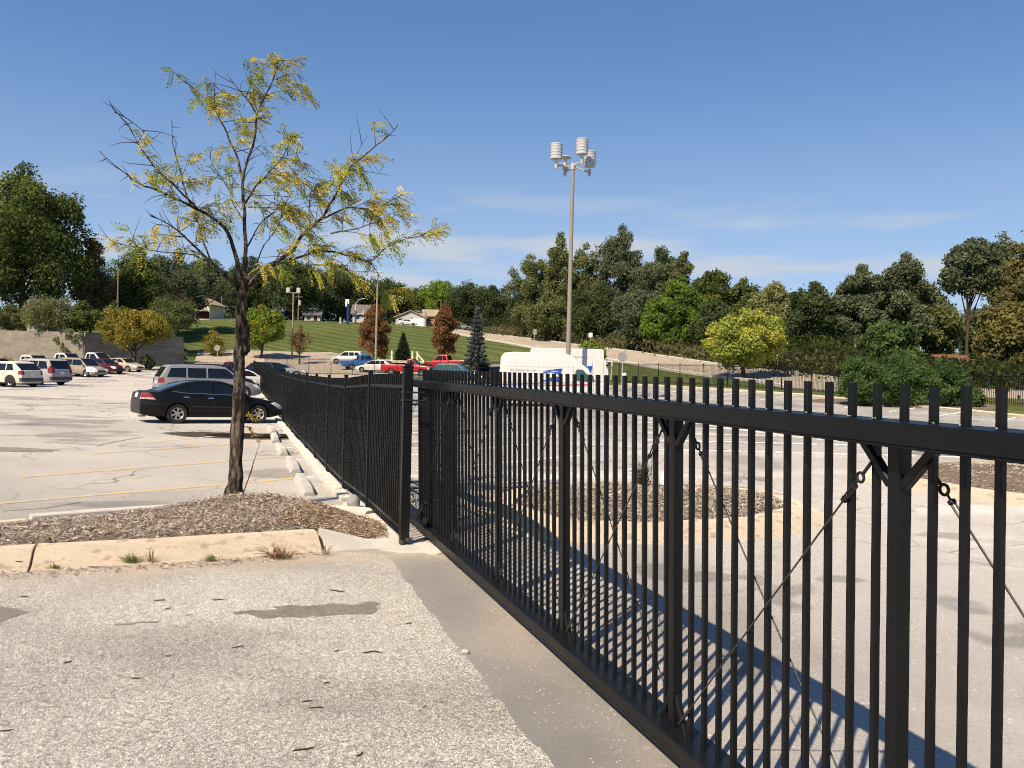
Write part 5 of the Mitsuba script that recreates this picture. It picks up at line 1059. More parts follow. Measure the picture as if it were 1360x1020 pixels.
def pickup(L_=5.6, W=1.95, Hh=1.85, crew=False, r=.38, wb=3.4):
    e = L_ / 2; b = 1.16; cabr = -.55 if crew else .1
    ws = 1.45; ft = ws - .72; zt = [(-e, .62), (-e + .03, b + .02), (-e + .2, b + .04), (cabr - .1, b + .04), (cabr, b), (ws, b), (ws + .4, b - .03), (e - .25, b - .10), (e - .05, b - .28), (e, .60)]
    zg = [(cabr - .02, b + .02), (cabr + .12, Hh - .06), (cabr + .3, Hh), (ft - .2, Hh - .005), (ft, Hh - .05), (ws + .06, b + .02)]
    m = (cabr + ft) / 2 + .05; sg = [[(cabr + .18, b + .07), (m - .04, b + .07), (m - .04, Hh - .15), (cabr + .26, Hh - .16)], [(m + .04, b + .07), (ws - .22, b + .07), (ft + .05, Hh - .19), (ft - .1, Hh - .15), (m + .04, Hh - .15)]]
    bed = ext_y(rect(-e + .10, cabr - .12, .72, 3), -W / 2 + .13, W / 2 - .13)
    P_ = [('bumper', ext_x(rect(-1.2, 1.2, .44, .66), -e - .3, -e + .12), 'chrome'), ('front_bumper', ext_x(rect(-1.2, 1.2, .44, .66), e - .16, e + .3), 'chrome'), ('grille', ext_x(rect(-.55, .55, .72, .95), e - .3, e + .3), 'black_plastic'), ('number_plate', ext_x(rect(-.16, .16, .68, .80), -e - .3, -e + .3), 'plate_white')]
    for s in (-1, 1):
        ya, yb = (.72, 1.3) if s > 0 else (-1.3, -.72); P_ += [('tail_light', ext_y(rect(-e - .2, -e + .12, b - .36, b - .02), ya, yb), 'red_lens'), ('headlight', ext_y(rect(e - .22, e + .2, .74, .96), ya - .0, yb), 'clear_lens')]
    f = e - .95; seams = [ext_y(rect(x - .008, x + .008, .5, b), -1.3, 1.3) for x in (ws - .12, m, cabr - .06)]
    return dict(L=L_, W=W, zt=zt, zg=zg, r=r, axles=(f, f - wb), seams=seams, side_glass=sg, patches=P_, cut=[bed], mirror=(ws - .22, b + .14), handles=[(m + .1, b - .1)], kw=dict(roof_w=.78, belt_w=.93, zb=.42, end_w=.94),
                end_glass=[('rear_window', [(cabr - .2, b + .12), (cabr + .1, b + .12), (cabr + .3, Hh - .14), (cabr - .1, Hh - .12)], .62), ('windscreen', [(ws + .12, b + .10), (ws - .12, b + .02), (ft - .16, Hh - .08), (ft - .1, Hh + .02), (ft + .3, Hh - .06)], .72)])


def van(L_=5.65, W=2.04, Hh=2.72, r=.36, wb=3.5):
    e = L_ / 2; b = 1.32; ws = e - .55; ft = ws - 1.02
    zt = [(-e, .9), (-e + .03, b), (0, b), (ws - .15, b), (ws + .1, b - .12), (e - .12, b - .38), (e, .72)]
    zg = [(-e + .01, b), (-e + .10, Hh - .22), (-e + .26, Hh - .05), (-e + .7, Hh), (ft - .5, Hh - .03), (ft - .1, Hh - .14), (ws - .28, 1.92), (ws + .12, b - .1)]
    P_ = [('rear_bumper', ext_x(rect(-1.3, 1.3, .34, .56), -e - .3, -e + .2), 'black_plastic'), ('front_bumper', ext_x(rect(-1.3, 1.3, .30, .62), e - .4, e + .3), 'black_plastic'), ('sill', ext_y(rect(-1.2, 1.6, .2, .34), -1.3, 1.3), 'black_plastic')]
    for s in (-1, 1):
        ya, yb = (.62, 1.3) if s > 0 else (-1.3, -.62)
        P_ += [('tail_light', ext_y(rect(-e - .2, -e + .10, .82, 1.42), ya + .15 * (s > 0), yb - .15 * (s < 0)), 'red_lens'), ('headlight', ext_y([(e + .2, .80), (e - .25, .84), (e - .55, 1.12), (e + .2, 1.05)], ya, yb), 'clear_lens')]
        P_ += [('stripe', ext_y(rect(-e + .2, ft + .9, z, z + .045), ya, yb), m) for z, m in ((1.06, 'decal_blue'), (1.135, 'decal_red'))]
    seams = [ext_y(rect(x - .008, x + .008, .36, 2.1), -1.3, 1.3) for x in (ft + .02, ws - .02)]
    for s in (-1, 1): P_ += [('panel_joint', ext_y(rect(x - .007, x + .007, .5, Hh - .35), *((.62, 1.3) if s > 0 else (-1.3, -.62))), 'decal_grey') for x in (-e + .9, -e + 2.0, ft - .25)] + [('panel_joint', ext_y(rect(-e + .3, ft, 1.98, 1.994), *((.62, 1.3) if s > 0 else (-1.3, -.62))), 'decal_grey')]
    return dict(L=L_, W=W, zt=zt, zg=zg, r=r, axles=(e - .98, e - .98 - wb), seams=seams, patches=P_, mirror=(ws - .12, 1.52), mirror_mat='black_plastic', handles=[(ft + .15, 1.15)], handle_mat='black_plastic', kw=dict(roof_w=.90, belt_w=.99, zb=.26, end_w=.86), rim='lamp_metal',
                side_glass=[[(ft + .12, 1.32), (ws + .0, 1.26), (ws - .30, 1.62), (ws - .55, 1.88), (ft + .2, 1.90), (ft + .10, 1.80)]], end_glass=[('windscreen', [(ws + .16, 1.30), (ws - .10, 1.22), (ft + .30, 2.06), (ft + .5, 2.24), (ws + .1, 1.8)], .88)])


def eagle(s):
    """blue eagle emblem, about one metre long: (blue, white cut out)"""
    blue = Polygon([(0, .02), (0, .62), (.05, .63), (1.18, .80), (1.0, 0), (.62, .0), (.02, .02)])
    head = Polygon([(-.02, .50), (.30, .57), (.62, .58), (.86, .50), (1.0, .40), (1.02, .345), (.90, .33), (.78, .30), (.55, .30), (.38, .20), (.26, .10), (.10, .10), (-.02, .14)])
    wing = Polygon([(0.02, .66), (.4, .66), (.86, .60), (1.08, .63), (.8, .68), (.3, .75)])
    top = Polygon([(.02, .70), (1.2, .84), (1.17, .78), (.75, .72), (.3, .69)])
    g = blue.union(top).difference(head).difference(wing.intersection(blue).buffer(-.01))
    return shapely.affinity.scale(g, s, s, origin=(0, 0))


import shapely.affinity
def side_text(k, M, text, x, y, z, h, italic=.18):
    t = meshkit.text_mesh(text, h, .004); v = np.array(t.vertices); v[:, 0] += italic * v[:, 1]
    part(k, 'lettering', trimesh.Trimesh(v, t.faces, process=False), 'decal_grey', False, M @ mat4((1, 0, 0), (0, 0, 1), (0, -1, 0), (x, y, z)))


A = math.radians
SEDAN_H = math.atan2(29.1 - 27.4, -8.89 + 11.13)
se = sedan(); k_, M_, I_ = vehicle('sedan', 'black sedan parked nose in at the fence behind the young tree', 'car', se, (-10.55, 28.85), SEDAN_H, 'black_car')
for s_ in (-1, 1):
    part(k_, 'window_trim', tm(I_(.008) ^ ext_y([(-1.46, 1.06), (-1.0, 1.012), (.9, .962), (.9, .974), (-1.0, 1.026), (-1.46, 1.076)], *((.3, 1.2) if s_ > 0 else (-1.2, -.3)))), 'chrome', False, M_)
    part(k_, 'side_moulding', tm(I_(.014) ^ ext_y([(-.85, .56), (.95, .53), (.95, .565), (-.85, .60)], *((.3, 1.2) if s_ > 0 else (-1.2, -.3)))), 'black_plastic', False, M_)
part(k_, 'boot_badge', tm(I_(.012) ^ ext_x(rect(-.05, .05, 1.0, 1.02), -2.6, -2.2)), 'chrome', False, M_)
part(k_, 'boot_trim', tm(I_(.012) ^ ext_x(rect(-.30, .30, .985, .998), -2.6, -2.2)), 'chrome', False, M_)
part(k_, 'exhaust', tube([(-2.2, -.55, .24), (-2.44, -.55, .24)], .035, 12), 'chrome', 40, M_)
mv = wagon(5.1, 2.0, 1.76, .36, 1.08, 3.05, 1.04, r=.35)
k_, M_, I_ = vehicle('minivan', 'silver minivan just beyond the black sedan, nose at the fence', 'car', mv, ((-15.90,43.30,0.49)), SEDAN_H - .07, 'silver_car')
part(k_, 'roof_rails', join([tube([(-1.9, s * .62, 1.79), (-1.8, s * .62, 1.81), (.2, s * .62, 1.81), (.3, s * .62, 1.79)], .02, 6) for s in (-1, 1)]), 'black_plastic', 40, M_)
k_, M_, I_ = vehicle('sport_utility', 'dark navy sport utility with a roof rack behind the silver minivan', 'car', wagon(4.9, 1.9, 1.78, .35, 1.2, 2.9), (-18.71,52.50,0.68), SEDAN_H - .07, 'navy_car', detail=1)
part(k_, 'roof_rack', join([tube([(-1.7, s * .58, 1.85), (.3, s * .58, 1.85)], .02, 6) for s in (-1, 1)] + [tube([(x, -.6, 1.86), (x, .6, 1.86)], .018, 6) for x in (-1.5, -.7, .1)]), 'black_plastic', 40, M_)
k_, M_, I_ = vehicle('pickup_truck', 'maroon pickup behind the navy sport utility, left of the fence end', 'truck', pickup(5.4, 1.9, 1.85), (-22.71,65.00,0.88), SEDAN_H - .12, 'maroon_car', detail=0)
vehicle('crossover', 'black crossover beside the far end of the picket fence', 'car', wagon(4.7, 1.9, 1.72, .5, 1.2, 2.8), (-23.16,76.00,0.66), A(160), 'black_car', detail=0)
vehicle('coupe', 'white car peeking out between the minivan nose and the fence end', 'car', sedan(4.6, 1.8, 1.42, 2.65), (-18.55,57.00,0.47), SEDAN_H - .1, 'white_car', detail=0)
vehicle('sedan', 'silver grey sedan seen just over the dip in the picket fence', 'car', sedan(4.7, 1.8, 1.42, 2.7), (-23.23,84.00,0.52), A(10), 'silver_car', detail=0)
LH = A(160)
k_, M_, I_ = vehicle('crossover', 'pale cream crossover with black lower cladding at the left edge', 'car', wagon(4.45, 1.80, 1.62, .62, 1.12, 2.64, .98, 'black_plastic', r=.345), (-32.33,53.00,-0.02), LH, 'cream_car')
k_, M_, I_ = vehicle('sport_utility', 'silver sport utility with a dark tail beside the cream crossover', 'car', wagon(4.9, 1.93, 1.80, .34, 1.15, 2.85, 1.03, 'grey_plastic', True, r=.37), (-32.80,57.00,-0.00), LH, 'light_silver_car')
part(k_, 'roof_rails', join([tube([(-1.8, s * .6, 1.83), (.2, s * .6, 1.83)], .02, 6) for s in (-1, 1)]), 'black_plastic', 40, M_)
RH = A(-20)
k_, M_, I_ = vehicle('minivan', 'champagne minivan with a white and pink sheet on its front corner', 'car', wagon(5.0, 1.9, 1.75, .3, 1.05, 2.95), (-41.09,79.00,0.10), RH, 'champagne_car')
sh_ = part(k_, 'sheet', tm(I_(.02) ^ ext_y(rect(1.62, 2.9, .50, .98), -1.3, -.45)), 'sign_white', 28, M_, label='white sheet on the front corner')
part(k_, 'sheet_print', tm(I_(.026) ^ ext_y(rect(1.85, 2.25, .68, .82), -1.3, -.75)), 'pink_print', 28, M_)
vehicle('hatchback', 'dark red car with a small lit headlamp beside the champagne minivan', 'car', sedan(4.3, 1.75, 1.5, 2.6), (-41.90,85.00,0.33), RH, 'maroon_car', detail=0)
vehicle('sedan', 'beige sedan at the right end of the left hand row', 'car', sedan(4.8, 1.8, 1.42, 2.7), (-42.33,90.00,0.70), RH + .05, 'beige_car', detail=0)
vehicle('pickup_truck', 'white pickup behind the dark red car, in front of the wall', 'truck', pickup(5.5, 1.95, 1.9, True), (-45.11,89.50,0.71), RH, 'white_car', detail=0)
vehicle('pickup_truck', 'white pickup behind the champagne minivan', 'truck', pickup(5.5, 1.95, 1.9, True), (-46.47,86.00,0.52), RH, 'white_car', detail=0)
vehicle('van', 'white van roof showing above the silver sport utility', 'van', pickup(5.6, 2.0, 1.95, True), (-45.26,78.00,0.35), RH, 'white_car', detail=0)
vehicle('sedan', 'red car at the left edge behind the cream crossover', 'car', sedan(4.6, 1.8, 1.6, 2.7), (-48.53,78.00,0.48), RH, 'red_car', detail=0)
# across the boundary fence
vehicle('sport_utility', 'white sport utility behind the blue pickup on the far drive', 'car', wagon(4.7, 1.9, 1.75, .5, 1.2, 2.8), (-22.63,114.00,0.88), A(175), 'white_car', detail=0)
vehicle('pickup_truck', 'bright blue pickup parked beyond the boundary fence', 'truck', pickup(5.6, 1.95, 1.9, True), (-18.84,104.00,0.73), A(24), 'blue_car', detail=0)
vehicle('hatchback', 'white hatchback in front of the blue pickup', 'car', wagon(4.5, 1.8, 1.52, .7, 1.2, 2.65, .95, r=.32), (-16.07,97.00,0.59), A(168), 'white_car', detail=0)
vehicle('pickup_truck', 'red pickup seen past the top of the gate post', 'truck', pickup(5.7, 1.98, 1.88, False, .38, 3.5), (-11.63,92.00,0.33), A(-12), 'red_car', detail=0)
vehicle('pickup_truck', 'second red pickup behind the teal sport utility', 'truck', pickup(5.5, 1.95, 1.9, True), (-8.19,102.00,0.93), A(165), 'red_car', detail=0)
vehicle('sport_utility', 'dark teal sport utility behind the far end of the gate', 'car', wagon(4.7, 1.88, 1.70, .5, 1.25, 2.8), (-5.65,84.00,0.29), A(-14), 'teal_car', detail=0, glass='teal_glass')
k_, M_, I_ = vehicle('sport_utility', 'black sport utility with its tail door open, left of the white vans', 'car', wagon(4.6, 1.88, 1.70, .4, 1.2, 2.75), (-1.34,74.00,0.37), A(55), 'black_car', detail=0)
part(k_, 'tail_door', cbox(1.0, 1.3, .06, .02).apply_transform(mat4((-.92, 0, .38), (0, 1, 0), (-.38, 0, -.92), (-2.35, 0, 1.86))), 'black_car', False, M_, label='raised tail door')
VH = A(-4)
vn = van(5.3); vl = (2.04,42.20,0.79)
k_, M_, I_ = vehicle('delivery_van', 'white delivery van with a blue eagle emblem and thin stripes, nearer of the two', 'van', vn, vl, VH, 'white_car', glass='teal_glass')
part(k_, 'emblem', tm(I_(.012) ^ ext_y(shapely.affinity.translate(eagle(.80), -.42, 1.26), -1.4, -.5)), 'decal_blue', False, M_, label='blue eagle emblem')
side_text(k_, M_, 'We Deliver For You', -2.1, -1.032, 1.80, .105)
bt = dict(van(4.7, 2.15, 3.15)); e_ = 2.35
bt['zt'] = [(-e_, .9), (-e_ + .03, 1.3), (0, 1.3), (e_ - .3, 1.3), (e_ - .05, 1.2), (e_, .8)]; bt['zg'] = [(-e_ + .01, 1.3), (-e_ + .03, 3.0), (-e_ + .10, 3.12), (-e_ + .3, 3.15), (e_ - .42, 3.15), (e_ - .30, 3.10), (e_ - .26, 2.5), (e_ - .02, 2.42), (e_ + .0, 1.28)]
bt['side_glass'] = []; bt['end_glass'] = [('windscreen', rect(e_ - .25, e_ + .2, 1.45, 2.3), .9)]; bt['kw'] = dict(roof_w=.96, belt_w=.99, zb=.3, end_w=.97); bt['mirror'] = (2.3, 2.2)
bt['patches'] = [q for q in bt['patches'] if q[0] in ('rear_bumper', 'sill')]; bt['seams'] = [ext_y(rect(x - .01, x + .01, .4, 2.4), -1.3, 1.3) for x in (1.4, 2.08)]
k_, M_, I_ = vehicle('step_van', 'tall boxy white step van with a blue eagle emblem, behind the other van', 'van', bt, (3.45,50.50,0.69), VH, 'white_car', glass='teal_glass')
part(k_, 'emblem', tm(I_(.012) ^ ext_y(shapely.affinity.translate(eagle(.95), .30, 1.35), -1.5, -.5)), 'decal_blue', False, M_, label='blue eagle emblem')
part(k_, 'mirror_arm', join([tube([(2.2, -1.05, 2.42), (2.55, -1.22, 2.40)], .035, 8), tube([(2.55, -1.22, 2.42), (2.50, -1.22, 1.3)], .025, 8), cbox(.10, .22, .34, .03, (2.55, -1.25, 2.25))]), 'lamp_metal', 40, M_)
side_text(k_, M_, 'We Deliver For You', -.1, -1.075, 2.62, .10)
# hilltop
vehicle('car', 'white car on the hilltop drive in front of the garage', 'car', sedan(4.6, 1.8, 1.45, 2.7), (-24.32,190.00,11.09), A(5), 'white_car', detail=0)
vehicle('car', 'dark car on the hilltop by the white barn', 'car', wagon(4.6, 1.85, 1.6, .5, 1.2, 2.7), (-5.37,186.00,10.19), A(8), 'black_car', detail=0)
vehicle('car', 'pale car on the hilltop road beside the blue spruce', 'car', sedan(4.6, 1.8, 1.45, 2.7), (-11.79,186.00,10.03), A(8), 'silver_car', detail=0)

# ---------------------------------------------------------------- lamps, poles and signs
lamp = thing('parking_lamp', 'tall tan lamp post with four cylinder lanterns behind the white vans', 'street lamp')
pb = np.array((3.18,47.50,1.54)); pb[2] = H(pb[0], pb[1]); tp = np.array((3.20,47.50,13.49)); tp[0] = pb[0] - .02
dv = (tp - pb) / np.linalg.norm(tp - pb)
part(lamp, 'pole', tube([pb, pb + (tp - pb) * .5, tp], [.15, .125, .095], 16), 'pole_paint', 40)
part(lamp, 'base', join([tube([pb - (0, 0, .2), pb + (0, 0, .5)], .3, 20)]), 'pale_concrete', 40)
part(lamp, 'hub', tube([tp - (0, 0, .15), tp + (0, 0, .22)], .13, 12), 'lamp_metal', 40)
can = revolve([(.0, -.42), (.30, -.42), (.34, -.40), (.345, -.36), (.33, -.34), (.335, .38), (.355, .39), (.36, .43), (.30, .47), (0, .49)], 24)
ribs = join([revolve([(.335, z), (.352, z + .015), (.352, z + .04), (.335, z + .055)], 24) for z in (-.22, -.06, .10, .26)])
for i_, (dx, dy, dz, ok) in enumerate(((-.98, -.35, .62, 1), (.42, -.9, .78, 1), (.98, .35, .42, 1), (-.40, .9, .5, 0))):
    o = tp + (dx, dy, 0); part(lamp, 'arm', join([bar(tp + (0, 0, .05), o + (0, 0, dz - .62), .07, .10), tube([o + (0, 0, dz - .82), o + (0, 0, dz - .42)], .085, 10)]), 'lamp_metal', 30)
    if ok:
        h_ = part(lamp, 'lantern', can, 'lamp_lens', 30, mat4(o=o + (0, 0, dz + .12))); part(h_, 'louvre', ribs, 'lamp_metal', 30, mat4(o=o + (0, 0, dz + .12)))
    else:
        h_ = part(lamp, 'bare_lantern', join([revolve([(0, .36), (.34, .30), (.36, .26), (.33, .25), (0, .28)], 24), tube([(0, 0, -.45), (0, 0, -.1)], .16, 14), tube([(0, 0, -.1), (0, 0, .12)], .10, 14), revolve([(.05, .1), (.2, .28), (.18, .28), (.04, .1)], 16)] + [tube([(.26 * math.cos(g), .26 * math.sin(g), -.3), (.30 * math.cos(g), .30 * math.sin(g), .28)], .012, 5) for g in (0.5, 2.6, 4.7)]), 'lamp_metal', 30, mat4(o=o + (0, 0, dz)), label='lantern without its cylinder cover')
lp = thing('lamp_post', 'slim tan lamp post rising in front of the left rust red tree', 'street lamp')
pb = np.array((-17.18,104.00,2.38)); pb[2] = H(pb[0], pb[1]); tp = np.array((-17.19,104.00,13.52)); tp[0] = pb[0]
part(lp, 'pole', tube([pb, tp], [.16, .10], 10), 'pole_paint', 40); part(lp, 'head', join([cbox(1.2, .34, .16, .03, tp + (0, 0, .05))]), 'lamp_metal')
tl = thing('twin_lamp', 'lamp post with two square heads on a crossbar above the green and yellow tree', 'street lamp')
pb = np.array((-31.95,120.00,3.24)); pb[2] = H(pb[0], pb[1]); tp = np.array((-31.91,120.00,12.06)); tp[0] = pb[0]
part(tl, 'pole', tube([pb, tp], [.13, .09], 10), 'pole_paint', 40); part(tl, 'crossbar', bar(tp + (-.9, 0, 0), tp + (.9, 0, 0), .12), 'pole_paint')
for s in (-1, 1): part(tl, 'head', cbox(.5, .5, .75, .04, tp + (s * .75, 0, .35)), 'lamp_metal')
def pole(name, label, base, top, r, m='timber_pole', cat='utility pole', bars=()):
    k = thing(name, label, cat); b = np.array(base); b[2] = H(b[0], b[1]) - .1; t = np.array(top); t[:2] = b[:2]; part(k, 'pole', tube([b, t], [r, r * .7], 8), m, 40)
    for dz, w in bars: part(k, 'crossarm', cbox(w, .1, .12, .01, t - (0, 0, dz)), m)
    return k, b, t


pole('utility_pole', 'bare wooden utility pole at the left, above the yellow tree', (-53.51,112.00,7.11), (-53.43,112.00,14.21), .14)
k_, b_, t_ = pole('utility_pole', 'wooden utility pole beside the twin headed lamp', (-43.63,168.00,9.60), (-43.61,168.00,15.85), .16, bars=((.5, 1.6),))
part(k_, 'transformer', tube([t_ + (.3, -.2, -2.2), t_ + (.3, -.2, -1.2)], .28, 12), 'lamp_metal', 40)
pole('utility_pole', 'thin wooden pole on the hilltop left of the young tree trunk', (-61.67,175.00,10.61), (-61.69,175.00,15.69), .13)
pole('utility_pole', 'short pale post on the hilltop left of the blue sign post', (-35.07,168.00,9.21), (-35.12,168.00,11.50), .22, 'lamp_metal', 'post')
k_, b_, t_ = pole('street_lamp', 'hilltop street lamp with a curved arm and a signal mast', (-32.40,170.00,9.23), (-32.44,170.00,14.47), .20, 'lamp_metal', 'street lamp')
part(k_, 'arm', tube([t_, t_ + (.5, 0, .7), t_ + (1.3, 0, 1.0)], .07, 6), 'lamp_metal', 40); part(k_, 'head', cbox(.8, .3, .18, .04, t_ + (1.5, 0, 1.0)), 'lamp_lens')
part(k_, 'mast_arm', tube([t_ + (0, 0, -2.3), t_ + (2.4, 0, -1.9)], .10, 6), 'lamp_metal', 40); part(k_, 'signal', cbox(.35, .3, .9, .05, t_ + (1.6, -.1, -1.9)), 'lamp_metal')
k_, b_, t_ = pole('signal_mast', 'hilltop signal pole with a long mast arm in front of the garage', (-18.25,172.00,9.38), (-18.26,172.00,13.28), .20, 'pole_paint', 'traffic signal')
part(k_, 'mast_arm', tube([t_ + (0, 0, -.2), t_ + (-2.2, 0, .1)], .09, 6), 'sign_back', 40); part(k_, 'signal', cbox(.35, .3, .9, .05, t_ + (-1.0, 0, .05)), 'dark_wall')
pole('utility_pole', 'thin pole behind the top of the second rust red tree', (-15.66,178.00,10.21), (-15.74,178.00,16.50), .12)
pole('post', 'thin pale post left of the garage', (-23.25,172.00,9.56), (-23.21,172.00,11.28), .16, 'lamp_metal', 'post')
k_ = thing('pylon_sign', 'white sign panel on a blue post on the hilltop', 'sign'); b_ = np.array((-33.62,168.00,9.10)); b_[2] = H(b_[0], b_[1])
part(k_, 'post', cbox(.42, .42, 4.6, .02, b_ + (0, 0, 1.8)), 'sign_blue'); part(k_, 'panel', cbox(.75, .3, 1.5, .06, b_ + (-.15, 0, 4.3)), 'sign_white'); part(k_, 'emblem', cbox(.16, .02, .55, .005, b_ + (-.05, -.16, 4.35)), 'sign_blue')
k_ = thing('stop_sign', 'grey back of an octagonal road sign on the far drive left of the young tree', 'sign'); b_ = np.array((-37.44,105.00,2.63)); b_[2] = H(b_[0], b_[1]); zt_ = (-37.46,105.00,3.58)[2]
oc = tm(m3.CrossSection([[(.40 * math.cos(A(22.5 + 45 * i)), .40 * math.sin(A(22.5 + 45 * i))) for i in range(8)]]).extrude(.02)); oc.apply_transform(mat4((1, 0, 0), (0, 0, 1), (0, -1, 0), (b_[0], b_[1] - .04, zt_)))
part(k_, 'post', bar(b_, (b_[0], b_[1], zt_), .06), 'lamp_metal'); part(k_, 'plate', oc, 'sign_back')
k_ = thing('stop_sign', 'grey back of an octagonal road sign right of the step van', 'sign'); b_ = np.array((8.75,66.00,1.21)); b_[2] = H(b_[0], b_[1]); zt_ = (8.70,66.00,3.07)[2]
oc2 = oc.copy(); oc2.apply_translation(np.array([b_[0], b_[1] - .04, zt_]) - oc.bounds.mean(0)); part(k_, 'post', bar(b_, (b_[0], b_[1], zt_), .06), 'lamp_metal'); part(k_, 'plate', oc2, 'sign_back')
for lab, px, tpz, w_, h_, m in (('tall narrow sign on a post above the hill road, left of the lamp post', (3.17,122.00,5.52), (3.12,122.00,7.40), .5, .8, 'sign_back'), ('small white sign on a post at the roadside above the bush', (10.44,112.00,5.41), (10.40,112.00,6.73), .5, .6, 'sign_white'), ('small white sign half hidden in the right skirt of the maple', (26.19,82.00,2.42), (26.15,82.00,3.76), .35, .42, 'sign_white'), ('small grey sign behind the boundary fence right of the maple', (25.00,73.00,1.67), (24.98,73.00,2.20), .36, .4, 'sign_back')):
    k_ = thing('road_sign', lab, 'sign'); b_ = np.array(px); b_[2] = H(b_[0], b_[1]); part(k_, 'post', bar(b_, (b_[0], b_[1], tpz[2]), .06), 'lamp_metal'); part(k_, 'plate', cbox(w_, .03, h_, .005, (b_[0], b_[1] - .05, tpz[2])), m)
k_ = thing('hydrant', 'small white capped marker post just right of the vans beyond the gate', 'post'); b_ = np.array((8.67,64.00,0.83)); b_[2] = H(b_[0], b_[1]); zt_ = (8.65,64.00,1.70)[2]
part(k_, 'post', tube([b_, (b_[0], b_[1], zt_ - .1)], .10, 10), 'sign_white', 40); cp = trimesh.creation.icosphere(2, .17); part(k_, 'cap', cp, 'sign_white', True, mat4(o=(b_[0], b_[1], zt_ - .05)))
k_ = thing('platform', 'low pale yellow platform with upright posts behind the red pickup', 'platform'); b_ = np.array((-13.28,101.00,2.27)); b_[2] = H(b_[0], b_[1])
z1 = (-13.28,101.00,2.41)[2]; part(k_, 'deck', cbox(5.2, 1.6, .28, .03, (b_[0], b_[1], z1)), 'pale_yellow')
for dx, zz in ((-1.4, 467), (1.1, 471), (1.7, 471)): part(k_, 'upright', cbox(.18, .18, 1.3, .02, (b_[0] + dx, b_[1] - .4, z1 + .65)), 'pale_yellow')
part(k_, 'brace', bar((b_[0] + 1.7, b_[1] - .4, z1 + 1.0), (b_[0] + 2.5, b_[1] - .4, z1 + .1), .16), 'pale_yellow'); part(k_, 'leg', join([bar((b_[0] + dx, b_[1], b_[2] - .2), (b_[0] + dx, b_[1], z1), .2) for dx in (-2.2, 2.2)]), 'pale_yellow')

# ---------------------------------------------------------------- the retaining wall
rw = thing('retaining_wall', 'tall pale block retaining wall behind the parked cars at the left', 'wall')
def wall(a, b, h, batter=.25, thick=.6):
    a, b = np.array(a), np.array(b); u = (b - a) / np.linalg.norm(b - a); n = np.array([u[1], -u[0]]); ln = np.linalg.norm(b - a); nn_ = int(ln / 1.2); cap = []
    v, f = [], []
    for i in range(nn_ + 1):
        p = a + u * ln * i / nn_; z = .3; top = h[0] + (h[1] - h[0]) * i / nn_
        for q, zz in ((p, z), (p - n * batter, top), (p - n * (batter + thick), top), (p - n * (batter + thick), z)): v.append((*q, zz))
    for i in range(nn_):
        for k in range(3): f += [[4 * i + k, 4 * i + 4 + k, 4 * i + 5 + k, 4 * i + 1 + k]]
    return trimesh.Trimesh(v, np.vstack([np.array(f)[:, [0, 1, 2]], np.array(f)[:, [0, 2, 3]]]), process=False)


part(rw, 'face', wall((-112, 108.3), WL, (5.1, 5.1)), 'block_wall'); part(rw, 'face', wall(WL, WA, (5.1, 4.9)), 'block_wall'); part(rw, 'end_face', wall(WA, WB, (4.9, 5.0)), 'block_wall')

# ---------------------------------------------------------------- houses among the trees
def house(label, base, w, d, hw_, hr, a, wm, rm, wins=(), cat='house', name='house', gable='x', extra=None):
    k = thing(name, label, cat); x, y, _ = base; M = yaw(a, (x, y, H(x, y) - .2)); part(k, 'walls', box(-w / 2, w / 2, -d / 2, d / 2, 0, hw_), wm, False, M)
    if gable == 'x': tri = m3.CrossSection([[(-d / 2, hw_), (d / 2, hw_), (0, hw_ + hr)]]).extrude(w - .02).transform(np.array([[0, 0, 1, -w / 2 + .01], [1, 0, 0, 0], [0, 1, 0, 0]], float)); r_ = [[(s * (d / 2 + .5), hw_ - .25), (0, hw_ + hr + .12), (0, hw_ + hr + .30), (s * (d / 2 + .55), hw_ - .07)][::s] for s in (1, -1)]; R_ = [cs(q).extrude(w + .9).transform(np.array([[0, 0, 1, -w / 2 - .45], [1, 0, 0, 0], [0, 1, 0, 0]], float)) for q in r_]
    else: tri = m3.CrossSection([[(-w / 2, hw_), (w / 2, hw_), (0, hw_ + hr)]]).extrude(d - .02).transform(np.array([[1, 0, 0, 0], [0, 0, 1, -d / 2 + .01], [0, 1, 0, 0]], float)); r_ = [[(s * (w / 2 + .5), hw_ - .25), (0, hw_ + hr + .12), (0, hw_ + hr + .30), (s * (w / 2 + .55), hw_ - .07)][::s] for s in (1, -1)]; R_ = [cs(q).extrude(d + .9).transform(np.array([[1, 0, 0, 0], [0, 0, 1, -d / 2 - .45], [0, 1, 0, 0]], float)) for q in r_]
    part(k, 'gable', tm(tri), wm, False, M); part(k, 'roof', join([tm(q) for q in R_]), rm, False, M)
    for nm, x0, x1, z0, z1, m in wins: part(k, nm, box(x0, x1, -d / 2 - .05, -d / 2 + .05, z0, z1), m, False, M)
    return k, M


